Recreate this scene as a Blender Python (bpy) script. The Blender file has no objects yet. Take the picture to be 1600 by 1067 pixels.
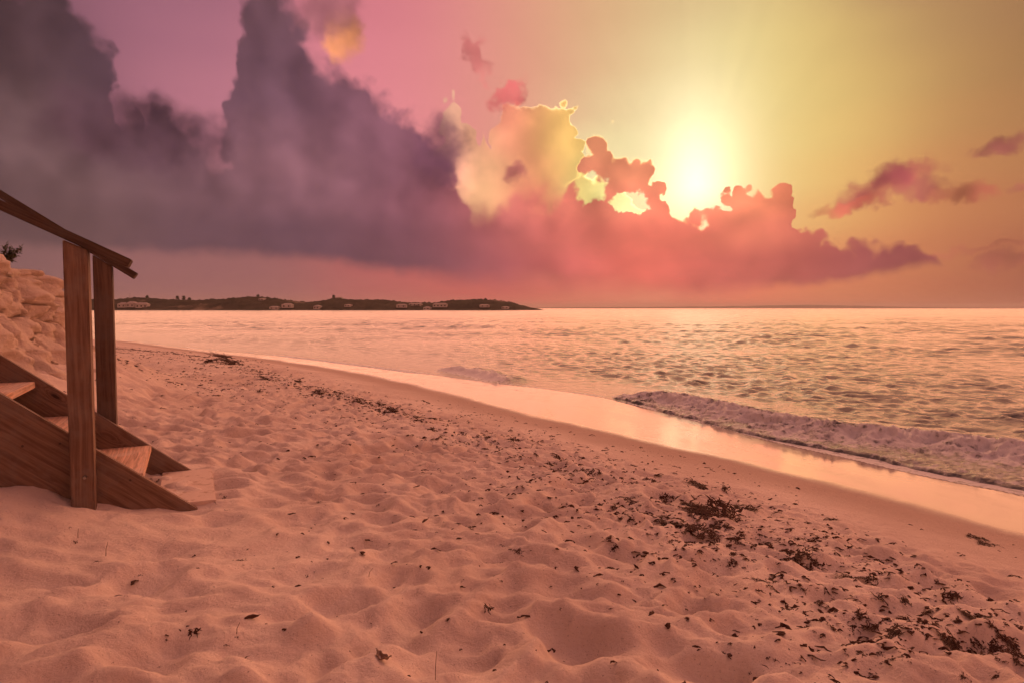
import bpy, bmesh, math, random
import numpy as np
from mathutils import Vector, Matrix

random.seed(7)
RNG = np.random.default_rng(7)
SC = bpy.context.scene
COL = SC.collection
rad = math.radians

# ------------------------------------------------------------------ camera
FPX = 1600 * 24 / 36.0            # focal length in photograph pixels
CAM_Z = 1.85                      # metres above still water
PITCH = math.atan((533.5 - 482.0) / FPX)
cam_d = bpy.data.cameras.new('camera'); cam = bpy.data.objects.new('camera', cam_d); COL.objects.link(cam)
cam_d.lens = 24; cam_d.sensor_width = 36; cam_d.clip_start = 0.05; cam_d.clip_end = 60000
cam.location = (0, 0, CAM_Z); cam.rotation_euler = (math.pi / 2 - PITCH, 0, 0)
SC.camera = cam

def ray(u, v):
    """world direction seen at photograph pixel (u, v)"""
    x = (u - 800) / FPX; y = 1.0; z = (533.5 - v) / FPX
    c, s = math.cos(PITCH), math.sin(PITCH)
    return Vector((x, y * c + z * s, -y * s + z * c))
def azel(u, v):
    d = ray(u, v)
    return math.degrees(math.atan2(d.x, d.y)), math.degrees(math.atan2(d.z, math.hypot(d.x, d.y)))
def at_z(u, v, z):
    d = ray(u, v); t = (z - CAM_Z) / d.z
    return Vector((d.x * t, d.y * t, z))

def lin(c):
    return tuple(((x / 255) / 12.92 if x / 255 <= 0.04045 else ((x / 255 + 0.055) / 1.055) ** 2.4) for x in c)

SUN_AZ, SUN_EL = azel(1085, 262)

# ------------------------------------------------------------------ render settings
SC.view_settings.view_transform = 'Standard'; SC.view_settings.look = 'None'
SC.view_settings.exposure = 0.0; SC.view_settings.gamma = 1.0; SC.view_settings.use_curve_mapping = False
SC.cycles.use_adaptive_sampling = True; SC.cycles.adaptive_threshold = 0.03; SC.cycles.adaptive_min_samples = 12
SC.cycles.use_denoising = True
try: SC.cycles.denoiser = 'OPENIMAGEDENOISE'
except Exception: pass
SC.cycles.max_bounces = 4; SC.cycles.diffuse_bounces = 2; SC.cycles.glossy_bounces = 2
SC.cycles.transmission_bounces = 3; SC.cycles.volume_bounces = 0
SC.cycles.sample_clamp_indirect = 4.0
SC.cycles.caustics_reflective = False; SC.cycles.caustics_refractive = False

# ------------------------------------------------------------------ node expressions
class NT:
    def __init__(s, tree): s.t = tree
    def node(s, kind, **kw):
        n = s.t.nodes.new(kind)
        for k, v in kw.items(): setattr(n, k, v)
        return n
    def put(s, sock, v):
        if isinstance(v, (S, V)): s.t.links.new(v.o, sock)
        elif hasattr(v, 'is_linked') : s.t.links.new(v, sock)
        else: sock.default_value = v
    def m(s, op, a, b=None, c=None, clamp=False):
        n = s.node('ShaderNodeMath', operation=op, use_clamp=clamp)
        s.put(n.inputs[0], a)
        if b is not None: s.put(n.inputs[1], b)
        if c is not None: s.put(n.inputs[2], c)
        return S(s, n.outputs[0])
    def vm(s, op, a, b=None, scale=None):
        n = s.node('ShaderNodeVectorMath', operation=op)
        s.put(n.inputs[0], a)
        if b is not None: s.put(n.inputs[1], b)
        if scale is not None: s.put(n.inputs['Scale'], scale)
        if op in ('DOT_PRODUCT', 'LENGTH', 'DISTANCE'): return S(s, n.outputs['Value'])
        return V(s, n.outputs['Vector'])
    def xyz(s, x=0.0, y=0.0, z=0.0):
        n = s.node('ShaderNodeCombineXYZ')
        for i, v in enumerate((x, y, z)): s.put(n.inputs[i], v)
        return V(s, n.outputs[0])
    def sep(s, v):
        n = s.node('ShaderNodeSeparateXYZ'); s.put(n.inputs[0], v)
        return [S(s, o) for o in n.outputs]
    def smooth(s, x, a, b, lo=0.0, hi=1.0):
        n = s.node('ShaderNodeMapRange', interpolation_type='SMOOTHSTEP')
        s.put(n.inputs['Value'], x); s.put(n.inputs['From Min'], a); s.put(n.inputs['From Max'], b)
        s.put(n.inputs['To Min'], lo); s.put(n.inputs['To Max'], hi)
        return S(s, n.outputs[0])
    def noise(s, v, scale, detail=4, rough=0.55, color=False, lac=2.0, dist=0.0, kind='FBM', dim='3D'):
        n = s.node('ShaderNodeTexNoise', noise_dimensions=dim, noise_type=kind)
        n.normalize = True
        s.put(n.inputs['Vector'], v); s.put(n.inputs['Scale'], scale); s.put(n.inputs['Detail'], detail)
        s.put(n.inputs['Roughness'], rough); s.put(n.inputs['Lacunarity'], lac); s.put(n.inputs['Distortion'], dist)
        return V(s, n.outputs['Color']) if color else S(s, n.outputs[0])
    def voronoi(s, v, scale, detail=0, rough=0.5, feature='F1', smoothness=None, rand=1.0, out='Distance', dim='3D'):
        n = s.node('ShaderNodeTexVoronoi', voronoi_dimensions=dim, feature=feature)
        s.put(n.inputs['Vector'], v); s.put(n.inputs['Scale'], scale)
        if 'Detail' in n.inputs: s.put(n.inputs['Detail'], detail); s.put(n.inputs['Roughness'], rough)
        if smoothness is not None: s.put(n.inputs['Smoothness'], smoothness)
        s.put(n.inputs['Randomness'], rand)
        return S(s, n.outputs[out])
    def curve(s, x, pts, x0, x1, y0, y1, vec=True):
        n = s.node('ShaderNodeFloatCurve')
        c = n.mapping.curves[0]
        n.mapping.use_clip = False
        pts = [((a - x0) / (x1 - x0), (b - y0) / (y1 - y0)) for a, b in pts]
        c.points[0].location = pts[0]; c.points[1].location = pts[-1]
        for p in pts[1:-1]: c.points.new(*p)
        if vec:
            for p in c.points: p.handle_type = 'VECTOR'
        n.mapping.update()
        xx = (x - x0) * (1.0 / (x1 - x0))
        s.put(n.inputs['Value'], xx)
        return S(s, n.outputs[0]) * (y1 - y0) + y0
    def mix(s, f, a, b):
        n = s.node('ShaderNodeMix', data_type='RGBA')
        s.put(n.inputs[0], f)
        s.put(n.inputs[6], a if isinstance(a, V) or hasattr(a, 'is_linked') else (*a[:3], 1)); s.put(n.inputs[7], b if isinstance(b, V) or hasattr(b, 'is_linked') else (*b[:3], 1))
        return V(s, n.outputs[2])
class S:
    def __init__(s, n, o): s.n, s.o = n, o
    def __add__(a, b): return a.n.m('ADD', a, b)
    __radd__ = __add__
    def __sub__(a, b): return a.n.m('SUBTRACT', a, b)
    def __rsub__(a, b): return a.n.m('SUBTRACT', b, a)
    def __mul__(a, b): return b * a if isinstance(b, V) else a.n.m('MULTIPLY', a, b)
    __rmul__ = __mul__
    def __truediv__(a, b): return a.n.m('DIVIDE', a, b)
    def __neg__(a): return a.n.m('MULTIPLY', a, -1.0)
    def exp(a): return a.n.m('EXPONENT', a)
    def max(a, b): return a.n.m('MAXIMUM', a, b)
    def min(a, b): return a.n.m('MINIMUM', a, b)
    def pow(a, b): return a.n.m('POWER', a, b)
    def abs(a): return a.n.m('ABSOLUTE', a)
    def clamp(a): return a.n.m('ADD', a, 0.0, clamp=True)
class V:
    def __init__(s, n, o): s.n, s.o = n, o
    def __add__(a, b): return a.n.vm('ADD', a, b)
    def __sub__(a, b): return a.n.vm('SUBTRACT', a, b)
    def __mul__(a, b):
        if isinstance(b, (S, float, int)): return a.n.vm('SCALE', a, scale=b)
        return a.n.vm('MULTIPLY', a, b)
    def dot(a, b): return a.n.vm('DOT_PRODUCT', a, b)

# ------------------------------------------------------------------ sky: low sun behind a broken cumulus bank
def build_world():
    w = bpy.data.worlds.new('World'); SC.world = w; w.use_nodes = True
    t = w.node_tree; t.nodes.clear(); N = NT(t)
    tc = N.node('ShaderNodeTexCoord')
    D = N.vm('NORMALIZE', V(N, tc.outputs['Generated']))
    dx, dy, dz = N.sep(D)
    DEG = 180 / math.pi
    az = N.m('ARCTAN2', dx, dy) * DEG
    el = N.m('ARCSINE', dz) * DEG
    P = N.xyz(az, el.max(-6.0), 0.0)

    def field(pts, sigma, a0, a1, rows, stops=30, default=None, gain=1.0):
        """smooth colour field over the sky: one ramp along azimuth for each elevation, blended upward"""
        k = -1.0 / (2 * sigma * sigma)
        pa = np.array([azel(u, v) for u, v, c in pts]); pc = np.array([lin(c) for u, v, c in pts]) * gain
        prev = None
        x = (az - a0) * (1.0 / (a1 - a0))
        for i, e in enumerate(rows):
            n = N.node('ShaderNodeValToRGB'); r = n.color_ramp; r.interpolation = 'B_SPLINE'
            for j in range(stops):
                q = j / (stops - 1)
                d2 = (pa[:, 0] - (a0 + q * (a1 - a0))) ** 2 + (pa[:, 1] - e) ** 2
                w = np.exp(k * (d2 - d2.min()))
                c = (w[:, None] * pc).sum(0) / w.sum()
                el_ = r.elements[0] if j == 0 else (r.elements[1] if j == stops - 1 else r.elements.new(q))
                if j == stops - 1: el_ = r.elements[len(r.elements) - 1]
                el_.position = q; el_.color = (*c, 1)
            N.put(n.inputs[0], x)
            cur = V(N, n.outputs[0])
            prev = cur if prev is None else N.mix(N.smooth(el, rows[i - 1], e), prev, cur)
        if default is not None:
            out = N.smooth(az.abs(), 40.0, 75.0).max(N.smooth(el, 30.0, 60.0))
            prev = N.mix(out, prev, default)
        return prev

    sky = N.node('ShaderNodeTexSky', sky_type='NISHITA')
    sky.sun_disc = False; sky.sun_elevation = rad(SUN_EL); sky.sun_rotation = rad(SUN_AZ)
    sky.air_density = 1.6; sky.dust_density = 3.0; sky.ozone_density = 1.5
    nish = V(N, sky.outputs[0]) * 0.10                     # daylight sky, Background strength range
    far = nish * NISHITA_TINT

    # ---- clear sky
    clear_pts = [
        (-150, 60, (112, 76, 88)), (60, 100, (120, 80, 92)), (250, 40, (144, 94, 112)), (290, 100, (174, 110, 128)), (310, 165, (205, 130, 142)), (620, 30, (196, 108, 122)), (610, 110, (232, 140, 150)),
        (660, 100, (232, 140, 146)), (760, 50, (222, 142, 132)), (760, 130, (228, 148, 130)), (850, 60, (224, 166, 130)), (960, 120, (228, 182, 140)), (970, 20, (212, 168, 122)),
        (1090, 40, (222, 198, 134)), (1090, 130, (234, 214, 150)), (1030, 190, (236, 216, 164)), (1010, 262, (246, 226, 168)), (985, 315, (255, 244, 176)), (1180, 190, (238, 218, 142)), (1250, 90, (222, 190, 118)), (1250, 240, (236, 206, 124)), (1300, 200, (228, 188, 112)),
        (1400, 90, (202, 162, 102)), (1550, 50, (168, 124, 82)), (1550, 190, (190, 142, 88)), (1700, 100, (140, 100, 70)), (1550, 280, (190, 124, 82)), (1290, 310, (240, 178, 104)), (1420, 340, (222, 144, 92)),
        (1560, 360, (184, 110, 78)), (1340, 445, (206, 110, 86)), (1550, 450, (160, 86, 72)), (1150, 466, (238, 116, 92)), (950, 466, (230, 110, 92)), (750, 458, (204, 98, 92)), (600, 445, (182, 98, 96)),
        (400, 430, (152, 98, 98)), (250, 420, (148, 98, 98)), (50, 400, (132, 94, 94)), (-150, 430, (112, 80, 80)), (1090, -330, (150, 100, 106)), (1090, -130, (190, 146, 122)), (500, -250, (128, 86, 100)), (1450, -120, (150, 104, 92)), (1700, -250, (126, 84, 92)), (1800, 430, (120, 72, 66))]
    C = field(clear_pts, 3.6, -46, 46, (-1.5, 1.5, 4, 7, 10, 13, 16, 19.5, 23, 28, 36), 31, far)
    sa, se = azel(1092, 232)
    ca, ce = azel(1088, 288)
    ux = az - ca; uy = el - ce
    qx = ux.max(0.0) * (1 / 3.4) + ux.min(0.0) * (1 / 2.7); qy = uy.max(0.0) * (1 / 5.6) + uy.min(0.0) * (1 / 3.0)
    r2_ = qx * qx + qy * qy
    core = (r2_.pow(0.80) * -1.0).exp() * 0.85 + (r2_.pow(0.5) * -0.75).exp() * 0.22
    # faint shafts fanning up from the gap in the clouds
    ba, be = azel(1085, 330)
    ang = N.m('ARCTAN2', az - ba, (el - be).max(0.2))
    shaft = N.noise(N.xyz(ang * 5.0, 0.3, 0.7), 1.6, 2, 0.5)
    up = N.smooth(el - be, 2.0, 9.0)
    near = ((az - ba) * (az - ba) * (-1 / 220.0)).exp()
    C = C * (1.0 + (shaft - 0.5) * up * near * 0.11)
    C = C + N.vm('SCALE', (0.80, 0.76, 0.58), scale=core)

    # ---- cloud warps
    Q = P * 0.0175
    W1 = N.noise(Q, 9.0, 3, 0.55, color=True, dim='2D') - (0.5, 0.5, 0.5)
    W2 = N.noise(Q + (3.1, 1.7, 0.3), 34.0, 4, 0.6, color=True, dim='2D') - (0.5, 0.5, 0.5)
    Pw = P + W1 * 2.0 + W2 * 0.55
    Qw = Q + W2 * 0.010
    bil = N.voronoi(Qw, 26.0, 1.0, 0.5, dim='2D', feature='SMOOTH_F1', smoothness=0.45)
    bil2 = N.voronoi(Qw, 70.0, 1.0, 0.5, dim='2D', feature='SMOOTH_F1', smoothness=0.3)
    puff = (0.40 - bil) * 2.1 + (0.38 - bil2) * 0.55
    wx, wy, _ = N.sep(Pw)
    sunp = P - (sa, se, 0)
    sdist2 = sunp.dot(sunp)
    prox = (sdist2 * (-1 / (2 * 13.0 ** 2))).exp()
    # relief: how the heaped-up density changes towards the sun
    tow = N.vm('NORMALIZE', sunp) * -1.0
    f0 = N.noise(Q, 11.0, 4, 0.5, dim='2D'); f1 = N.noise(Q + tow * 0.030, 11.0, 4, 0.5, dim='2D')
    Ql = Q + W1 * 0.035 + W2 * 0.010
    v0 = N.voronoi(Ql, 10.0, 1.5, 0.5, dim='2D', feature='SMOOTH_F1', smoothness=0.6)
    v1 = N.voronoi(Ql + tow * 0.022, 10.0, 1.5, 0.5, dim='2D', feature='SMOOTH_F1', smoothness=0.6)
    relief = (f0 - f1) * 0.55 + (v1 - v0) * 0.9
    shade = 1.0 + relief * 1.3

    def A(px): return [azel(*p) for p in px]
    def widen(pts, d=0.42):
        a = np.array([p[0] for p in pts]); e = np.array([p[1] for p in pts])
        x = np.linspace(-42, 42, 200); w = np.linspace(-d, d, 7)
        y = np.max(np.interp(x[:, None] + w[None, :], a, e), axis=1)
        return list(zip(x, y))
    # ---- back bank: thin towers lit through by the sun
    back = A([(560, 330), (640, 300), (676, 205), (694, 152), (710, 134), (726, 160), (742, 205), (760, 250), (772, 205), (786, 142), (808, 140), (824, 160), (850, 160), (878, 142), (898, 172), (912, 210), (912, 245), (925, 262),
              (960, 270), (985, 300), (1020, 318), (1050, 345), (1090, 360), (1150, 420)])
    puff = puff * N.smooth(prox, 0.02, 0.5, 0.8, 1.0)
    dl = (puff * -0.55 + 0.30)
    back = widen(back)
    tb = N.curve(wx - dl, back, -42, 42, -5, 40).min(N.curve(wx + dl, back, -42, 42, -5, 40))
    eb = tb - wy + puff * 0.6
    mb = N.smooth(eb, 0.0, 0.32) * N.smooth(el, azel(1000, 365)[1], azel(1000, 335)[1]) * N.smooth(az, *[azel(640, 200)[0], azel(690, 200)[0]])
    back_pts = [(700, 160, (252, 186, 160)), (730, 200, (252, 186, 146)), (700, 230, (246, 160, 144)), (765, 250, (248, 186, 134)), (790, 170, (222, 120, 106)), (800, 215, (226, 124, 108)), (830, 200, (238, 170, 112)), (880, 200, (240, 190, 108)),
                (880, 250, (240, 194, 112)), (840, 280, (232, 138, 108)), (930, 290, (252, 228, 140)), (990, 322, (255, 250, 178)), (1040, 330, (255, 250, 170))]
    cb = field(back_pts, 1.5, -8, 14, (7.5, 9.5, 11.5, 13.5, 15.5, 17.5), 20)
    cb = cb * (1.0 + relief * 0.7)
    rimb = N.smooth(mb, 0.02, 0.35) * ((eb - 0.13) * (eb - 0.13) * (-1 / (2 * 0.13 ** 2))).exp() * N.smooth(prox, 0.05, 0.7) * N.smooth(el, azel(1000, 345)[1], azel(1000, 325)[1]) * N.smooth(az, azel(760, 200)[0], azel(880, 200)[0], 0.15, 1.0) * N.smooth(bil2, 0.15, 0.45, 0.25, 1.2)
    C = N.mix(mb, C, cb)
    C = C + N.vm('SCALE', (0.42, 0.35, 0.15), scale=rimb * N.smooth(az, azel(690, 200)[0], azel(700, 200)[0]))

    # ---- front bank
    front = A([(-150, -60), (60, -60), (118, -20), (168, 22), (188, 62), (192, 98), (174, 128), (180, 150), (222, 138), (250, 122), (272, 134), (296, 168), (326, 186), (342, 184), (349, 150), (356, 60), (366, -40), (420, -70), (468, -20),
               (492, 40), (524, 88), (556, 102), (580, 126), (610, 142), (650, 166), (684, 192), (706, 216), (716, 246), (730, 280), (750, 304), (778, 284), (800, 262), (835, 268), (870, 284), (893, 262), (912, 222), (938, 192), (962, 198),
               (972, 226), (1004, 240), (1028, 254), (1040, 290), (1046, 322), (1062, 340), (1092, 332), (1136, 326), (1141, 290), (1152, 274), (1168, 284), (1178, 306), (1204, 296), (1224, 272), (1248, 268), (1243, 320), (1246, 344), (1292, 356), (1330, 366), (1388, 362), (1440, 370), (1486, 388),
               (1510, 408), (1560, 470), (1700, 500)])
    front = widen(front)
    tf = N.curve(wx - dl, front, -42, 42, -5, 40).min(N.curve(wx + dl, front, -42, 42, -5, 40))
    softs = N.curve(az, [(-42, 1.5), (azel(400, 300)[0], 1.6), (azel(660, 300)[0], 1.4), (azel(705, 300)[0], 2.4), (azel(745, 300)[0], 3.2), (azel(860, 300)[0], 3.0), (azel(905, 300)[0], 0.35), (azel(1250, 300)[0], 0.4), (azel(1300, 300)[0], 0.9), (azel(1480, 300)[0], 1.1), (42, 1.1)], -42, 42, 0, 4)
    fa = np.array([p[0] for p in front]); fe = np.array([p[1] for p in front])
    sl_ = np.abs(np.gradient(fe, fa)); sl_ = np.convolve(np.pad(sl_, 3, mode='edge'), np.ones(7) / 7, 'valid')
    steep = N.curve(wx, list(zip(fa, np.clip(sl_ * (fa < azel(705, 200)[0]), 0, 9))), -42, 42, 0, 10)
    ef = tf - wy + puff * 0.75
    softs = softs * (1.0 + steep * 0.55)
    mf = N.smooth(ef / softs, 0.0, 1.0)
    bot = A([(-150, 380), (0, 384), (150, 396), (300, 394), (450, 402), (600, 422), (750, 444), (900, 462), (1100, 464), (1220, 450), (1320, 436), (1420, 420), (1500, 408), (1600, 400)])
    low = P + W1 * 1.2 + W2 * 0.8
    lx, ly, _ = N.sep(low)
    tbm = N.curve(lx, bot, -42, 42, -5, 40)
    bs = N.curve(az, [(-42, 0.8), (azel(650, 400)[0], 0.9), (azel(820, 400)[0], 2.2), (azel(1100, 400)[0], 1.6), (azel(1250, 400)[0], 0.6), (42, 0.5)], -42, 42, 0, 3)
    mf = mf * N.smooth((ly - tbm) / bs, -0.6, 1.0)
    # a small hole burnt through by the sun
    ha, he = azel(984, 324)
    hq = (Pw + W2 * 2.6 - (ha, he, 0)) * (1 / 1.15, 1 / 0.65, 0)
    hb = (Pw + W2 * 2.2 - (azel(925, 294)[0], azel(925, 294)[1], 0)) * (1 / 1.3, 1 / 1.1, 0)
    mf = mf * (1.0 - N.smooth(hq.dot(hq).min(hb.dot(hb)) + puff * 0.9, 1.6, 0.4))
    front_pts = [(-150, 150, (78, 56, 60)), (60, 60, (82, 58, 62)), (150, 90, (84, 60, 70)), (60, 200, (116, 86, 88)), (200, 210, (90, 62, 74)), (270, 190, (92, 62, 76)), (60, 330, (98, 72, 74)), (190, 295, (118, 86, 88)), (330, 290, (130, 90, 98)),
                 (400, 60, (108, 74, 84)), (430, 150, (106, 74, 88)), (400, 235, (142, 96, 106)), (540, 160, (128, 84, 98)), (590, 230, (132, 86, 100)), (500, 275, (150, 100, 110)), (300, 360, (98, 70, 80)), (450, 370, (98, 68, 80)), (600, 390, (108, 70, 82)), (640, 190, (142, 88, 100)), (690, 240, (122, 74, 92)),
                 (640, 320, (138, 84, 96)), (740, 330, (176, 96, 102)), (690, 400, (122, 74, 86)), (790, 400, (166, 86, 92)), (820, 300, (240, 132, 112)), (870, 350, (222, 112, 102)), (930, 250, (232, 148, 106)), (1000, 290, (230, 140, 102)), (930, 330, (236, 124, 106)), (1000, 375, (244, 118, 100)), (880, 420, (204, 98, 94)), (1000, 440, (228, 106, 94)), (1090, 362, (250, 126, 106)),
                 (1160, 310, (255, 160, 112)), (1230, 300, (250, 138, 100)), (1200, 365, (228, 116, 98)), (1130, 420, (196, 94, 90)), (1280, 405, (168, 86, 84)), (1380, 392, (158, 82, 82)), (1460, 402, (152, 80, 78)), (1240, 436, (184, 90, 84))]
    cf = field(front_pts, 2.2, -46, 46, (1, 3.5, 6, 8.5, 11, 13.5, 16, 18.5, 22, 26), 31, far * 0.6)
    streak = N.noise(Q * (1, 2.2, 1), 6.0, 4, 0.5, dim='2D')
    cf = cf * (1.0 + relief * N.smooth(prox, 0.0, 0.5, 0.6, 1.0) * N.smooth(el, 5.5, 9.0, 0.35, 1.0)  + (streak - 0.5) * 0.35)
    fm = N.smooth(el, azel(1085, 405)[1], azel(1085, 370)[1])
    rimf = ((ef - 0.20) * (ef - 0.20) * (-1 / (2 * 0.12 ** 2))).exp() * N.smooth(prox, 0.25, 0.9) * N.smooth(az, azel(1120, 300)[0], azel(1060, 300)[0], 0.12, 1.0) * N.smooth(az, azel(872, 300)[0], azel(900, 300)[0])
    C = N.mix(mf, C, cf)
    C = C + N.vm('SCALE', (0.40, 0.29, 0.09), scale=rimf * fm)

    # ---- loose fragments
    def frag(px, py, rx, ry, col, soft=0.6, power=1.0, amt=1.0, tilt=0.0, warp=1.0):
        nonlocal C
        a, e = azel(px, py)
        kx, ky = rx * 0.0525, ry * 0.0525
        ct, st = math.cos(rad(tilt)), math.sin(rad(tilt))
        dd = (Pf2 if warp > 1 else Pf) - (a, e, 0)
        x_ = dd.dot((ct / kx, st / kx, 0)); y_ = dd.dot((-st / ky, ct / ky, 0))
        r2 = N.m('MULTIPLY_ADD', x_, x_, N.m('MULTIPLY_ADD', y_, y_, puff_f))
        C = N.mix(N.smooth(r2, 1.0 + soft, 1.0 - soft, 0.0, amt), C, N.vm('SCALE', lin(col), scale=shade))
    Pf = P + W1 * 1.6 + W2 * 1.6
    Pf2 = P + W1 * 2.6 + W2 * 3.4
    puff_f = puff * -0.35
    frag(688, 232, 40, 48, (118, 72, 90), 0.8, amt=0.85)
    frag(225, 205, 120, 46, (88, 58, 68), 0.9, amt=0.85)
    frag(802, 272, 20, 14, (176, 92, 94), 0.9, amt=0.8)
    frag(540, 62, 26, 34, (248, 158, 98), 0.9, amt=0.85)
    frag(512, 20, 50, 34, (150, 92, 98), 0.8, amt=0.8)
    frag(748, 92, 34, 12, (206, 108, 106), 0.95, amt=0.75, tilt=-55, warp=1.6)
    frag(800, 142, 28, 16, (208, 98, 98), 0.9, amt=0.85, tilt=40, warp=1.4)
    frag(1385, 294, 62, 20, (176, 88, 82), 0.85, amt=0.95, tilt=16)
    frag(1388, 278, 24, 18, (162, 78, 80), 0.8, amt=0.9)
    frag(1325, 320, 46, 9, (206, 104, 84), 0.95, amt=0.8, tilt=10)
    frag(1440, 300, 34, 14, (160, 82, 78), 0.9, amt=0.85)
    frag(1505, 304, 40, 11, (188, 96, 80), 0.95, amt=0.75)
    frag(1562, 226, 34, 12, (150, 80, 76), 0.9, amt=0.85, tilt=18)
    frag(1598, 286, 14, 7, (160, 90, 76), 0.9, amt=0.7)
    frag(1570, 408, 34, 12, (166, 90, 78), 0.95, amt=0.7)
    frag(1540, 388, 60, 4, (182, 100, 82), 0.95, amt=0.5, tilt=8)

    C = N.vm('MAXIMUM', C, (0, 0, 0))
    bg = N.node('ShaderNodeBackground'); N.put(bg.inputs[0], C); bg.inputs[1].default_value = SKY_GAIN
    out = N.node('ShaderNodeOutputWorld'); t.links.new(bg.outputs[0], out.inputs[0])
    w.cycles.sampling_method = 'MANUAL'; w.cycles.sample_map_resolution = 1024

NISHITA_TINT = (5.0, 1.42, 1.06)
SKY_GAIN = 1.0
HAZE = 1.3e-4
build_world()

# ------------------------------------------------------------------ the sun, softened by the cloud edge it shines through
sun_d = bpy.data.lights.new('sun', 'SUN'); sun = bpy.data.objects.new('sun', sun_d); COL.objects.link(sun)
sun_d.energy = 3.0; sun_d.angle = rad(102); sun_d.color = (1.0, 0.41, 0.21)
_sd = Vector((math.sin(rad(SUN_AZ)) * math.cos(rad(SUN_EL)), math.cos(rad(SUN_AZ)) * math.cos(rad(SUN_EL)), math.sin(rad(SUN_EL))))
sun.rotation_euler = _sd.to_track_quat('Z', 'Y').to_euler(); sun.location = (5, 20, 12)

# ================================================================== helpers
def tag(o, label=None, cat=None, group=None, kind=None):
    if label: o['label'] = label
    if cat: o['category'] = cat
    if group: o['group'] = group
    if kind: o['kind'] = kind
    return o
def link(name, me, mats=(), parent=None, smooth=False):
    o = bpy.data.objects.new(name, me); COL.objects.link(o)
    for m in (mats if isinstance(mats, (list, tuple)) else [mats]):
        if me.materials.find(m.name) < 0: me.materials.append(m)
    if parent is not None: o.parent = parent
    if smooth: me.polygons.foreach_set('use_smooth', np.ones(len(me.polygons), bool))
    return o
def empty(name, loc=(0, 0, 0), rz=0.0):
    o = bpy.data.objects.new(name, None); COL.objects.link(o); o.location = loc; o.rotation_euler = (0, 0, rz)
    o.empty_display_size = 0.2
    return o
def grid_mesh(name, X, Y, Z, attrs=None, keep=None):
    """mesh from 2-D arrays of coordinates"""
    h, w = X.shape
    co = np.stack([X, Y, Z], -1).reshape(-1, 3).astype(np.float32)
    idx = np.arange(h * w).reshape(h, w)
    f = np.stack([idx[:-1, :-1], idx[:-1, 1:], idx[1:, 1:], idx[1:, :-1]], -1)
    f = (f[keep] if keep is not None else f.reshape(-1, 4)).reshape(-1, 4)
    used = np.zeros(h * w, bool); used[f.ravel()] = True
    remap = np.cumsum(used) - 1
    co = co[used]; f = remap[f].astype(np.int32)
    me = bpy.data.meshes.new(name)
    me.vertices.add(len(co)); me.vertices.foreach_set('co', co.ravel())
    me.loops.add(f.size); me.loops.foreach_set('vertex_index', f.ravel())
    me.polygons.add(len(f)); me.polygons.foreach_set('loop_start', np.arange(0, f.size, 4, dtype=np.int32))
    me.polygons.foreach_set('use_smooth', np.ones(len(f), bool))
    me.update(calc_edges=True)
    for k, a in (attrs or {}).items():
        at = me.attributes.new(k, 'FLOAT', 'POINT'); at.data.foreach_set('value', a.reshape(-1)[used].astype(np.float32))
    return me

# ---- numpy noise
_perm = np.random.default_rng(3).permutation(512).astype(np.int64)
_ang = np.random.default_rng(4).uniform(0, 2 * np.pi, 512)
_gx, _gy = np.cos(_ang), np.sin(_ang)
def perlin(x, y, seed=0):
    xi = np.floor(x).astype(np.int64); yi = np.floor(y).astype(np.int64)
    xf, yf = x - xi, y - yi
    u = xf * xf * xf * (xf * (xf * 6 - 15) + 10); v = yf * yf * yf * (yf * (yf * 6 - 15) + 10)
    def g(ix, iy, fx, fy):
        h = _perm[(_perm[(ix + seed * 37) & 511] + iy) & 511]
        return _gx[h] * fx + _gy[h] * fy
    a = g(xi, yi, xf, yf); b = g(xi + 1, yi, xf - 1, yf); c = g(xi, yi + 1, xf, yf - 1); d = g(xi + 1, yi + 1, xf - 1, yf - 1)
    return (a + u * (b - a)) * (1 - v) + (c + u * (d - c)) * v
def fbm(x, y, oct=4, seed=0, gain=0.5, lac=2.03):
    s = 0; a = 1.0
    for i in range(oct):
        s = s + a * perlin(x, y, seed + i * 5); x = x * lac + 13.7; y = y * lac - 7.1; a *= gain
    return s
def sstep(x, a, b):
    t = np.clip((x - a) / (b - a), 0, 1); return t * t * (3 - 2 * t)

def polydist(x, y, pts):
    """signed distance to an open polyline (positive on its left) and the arc length of the nearest point"""
    pts = np.asarray(pts, float)
    shp = np.shape(x); x = np.ravel(x); y = np.ravel(y)
    best = np.full(x.shape, 1e18); sg = np.zeros(x.shape); arc = np.zeros(x.shape); acc = 0.0
    for (ax, ay), (bx, by) in zip(pts[:-1], pts[1:]):
        dx, dy = bx - ax, by - ay; L = math.hypot(dx, dy)
        t = np.clip(((x - ax) * dx + (y - ay) * dy) / (L * L), 0, 1)
        px, py = x - (ax + t * dx), y - (ay + t * dy)
        d2 = px * px + py * py; m = d2 < best
        cr = dx * (y - ay) - dy * (x - ax)
        best = np.where(m, d2, best); sg = np.where(m, np.sign(cr), sg); arc = np.where(m, acc + t * L, arc); acc += L
    return (np.sqrt(best) * sg).reshape(shp), arc.reshape(shp)
def chaikin(pts, n=2):
    pts = [tuple(p) for p in pts]
    for _ in range(n):
        q = [pts[0]]
        for a, b in zip(pts[:-1], pts[1:]):
            q += [(a[0] * .75 + b[0] * .25, a[1] * .75 + b[1] * .25), (a[0] * .25 + b[0] * .75, a[1] * .25 + b[1] * .75)]
        pts = q + [pts[-1]]
    return pts

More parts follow.
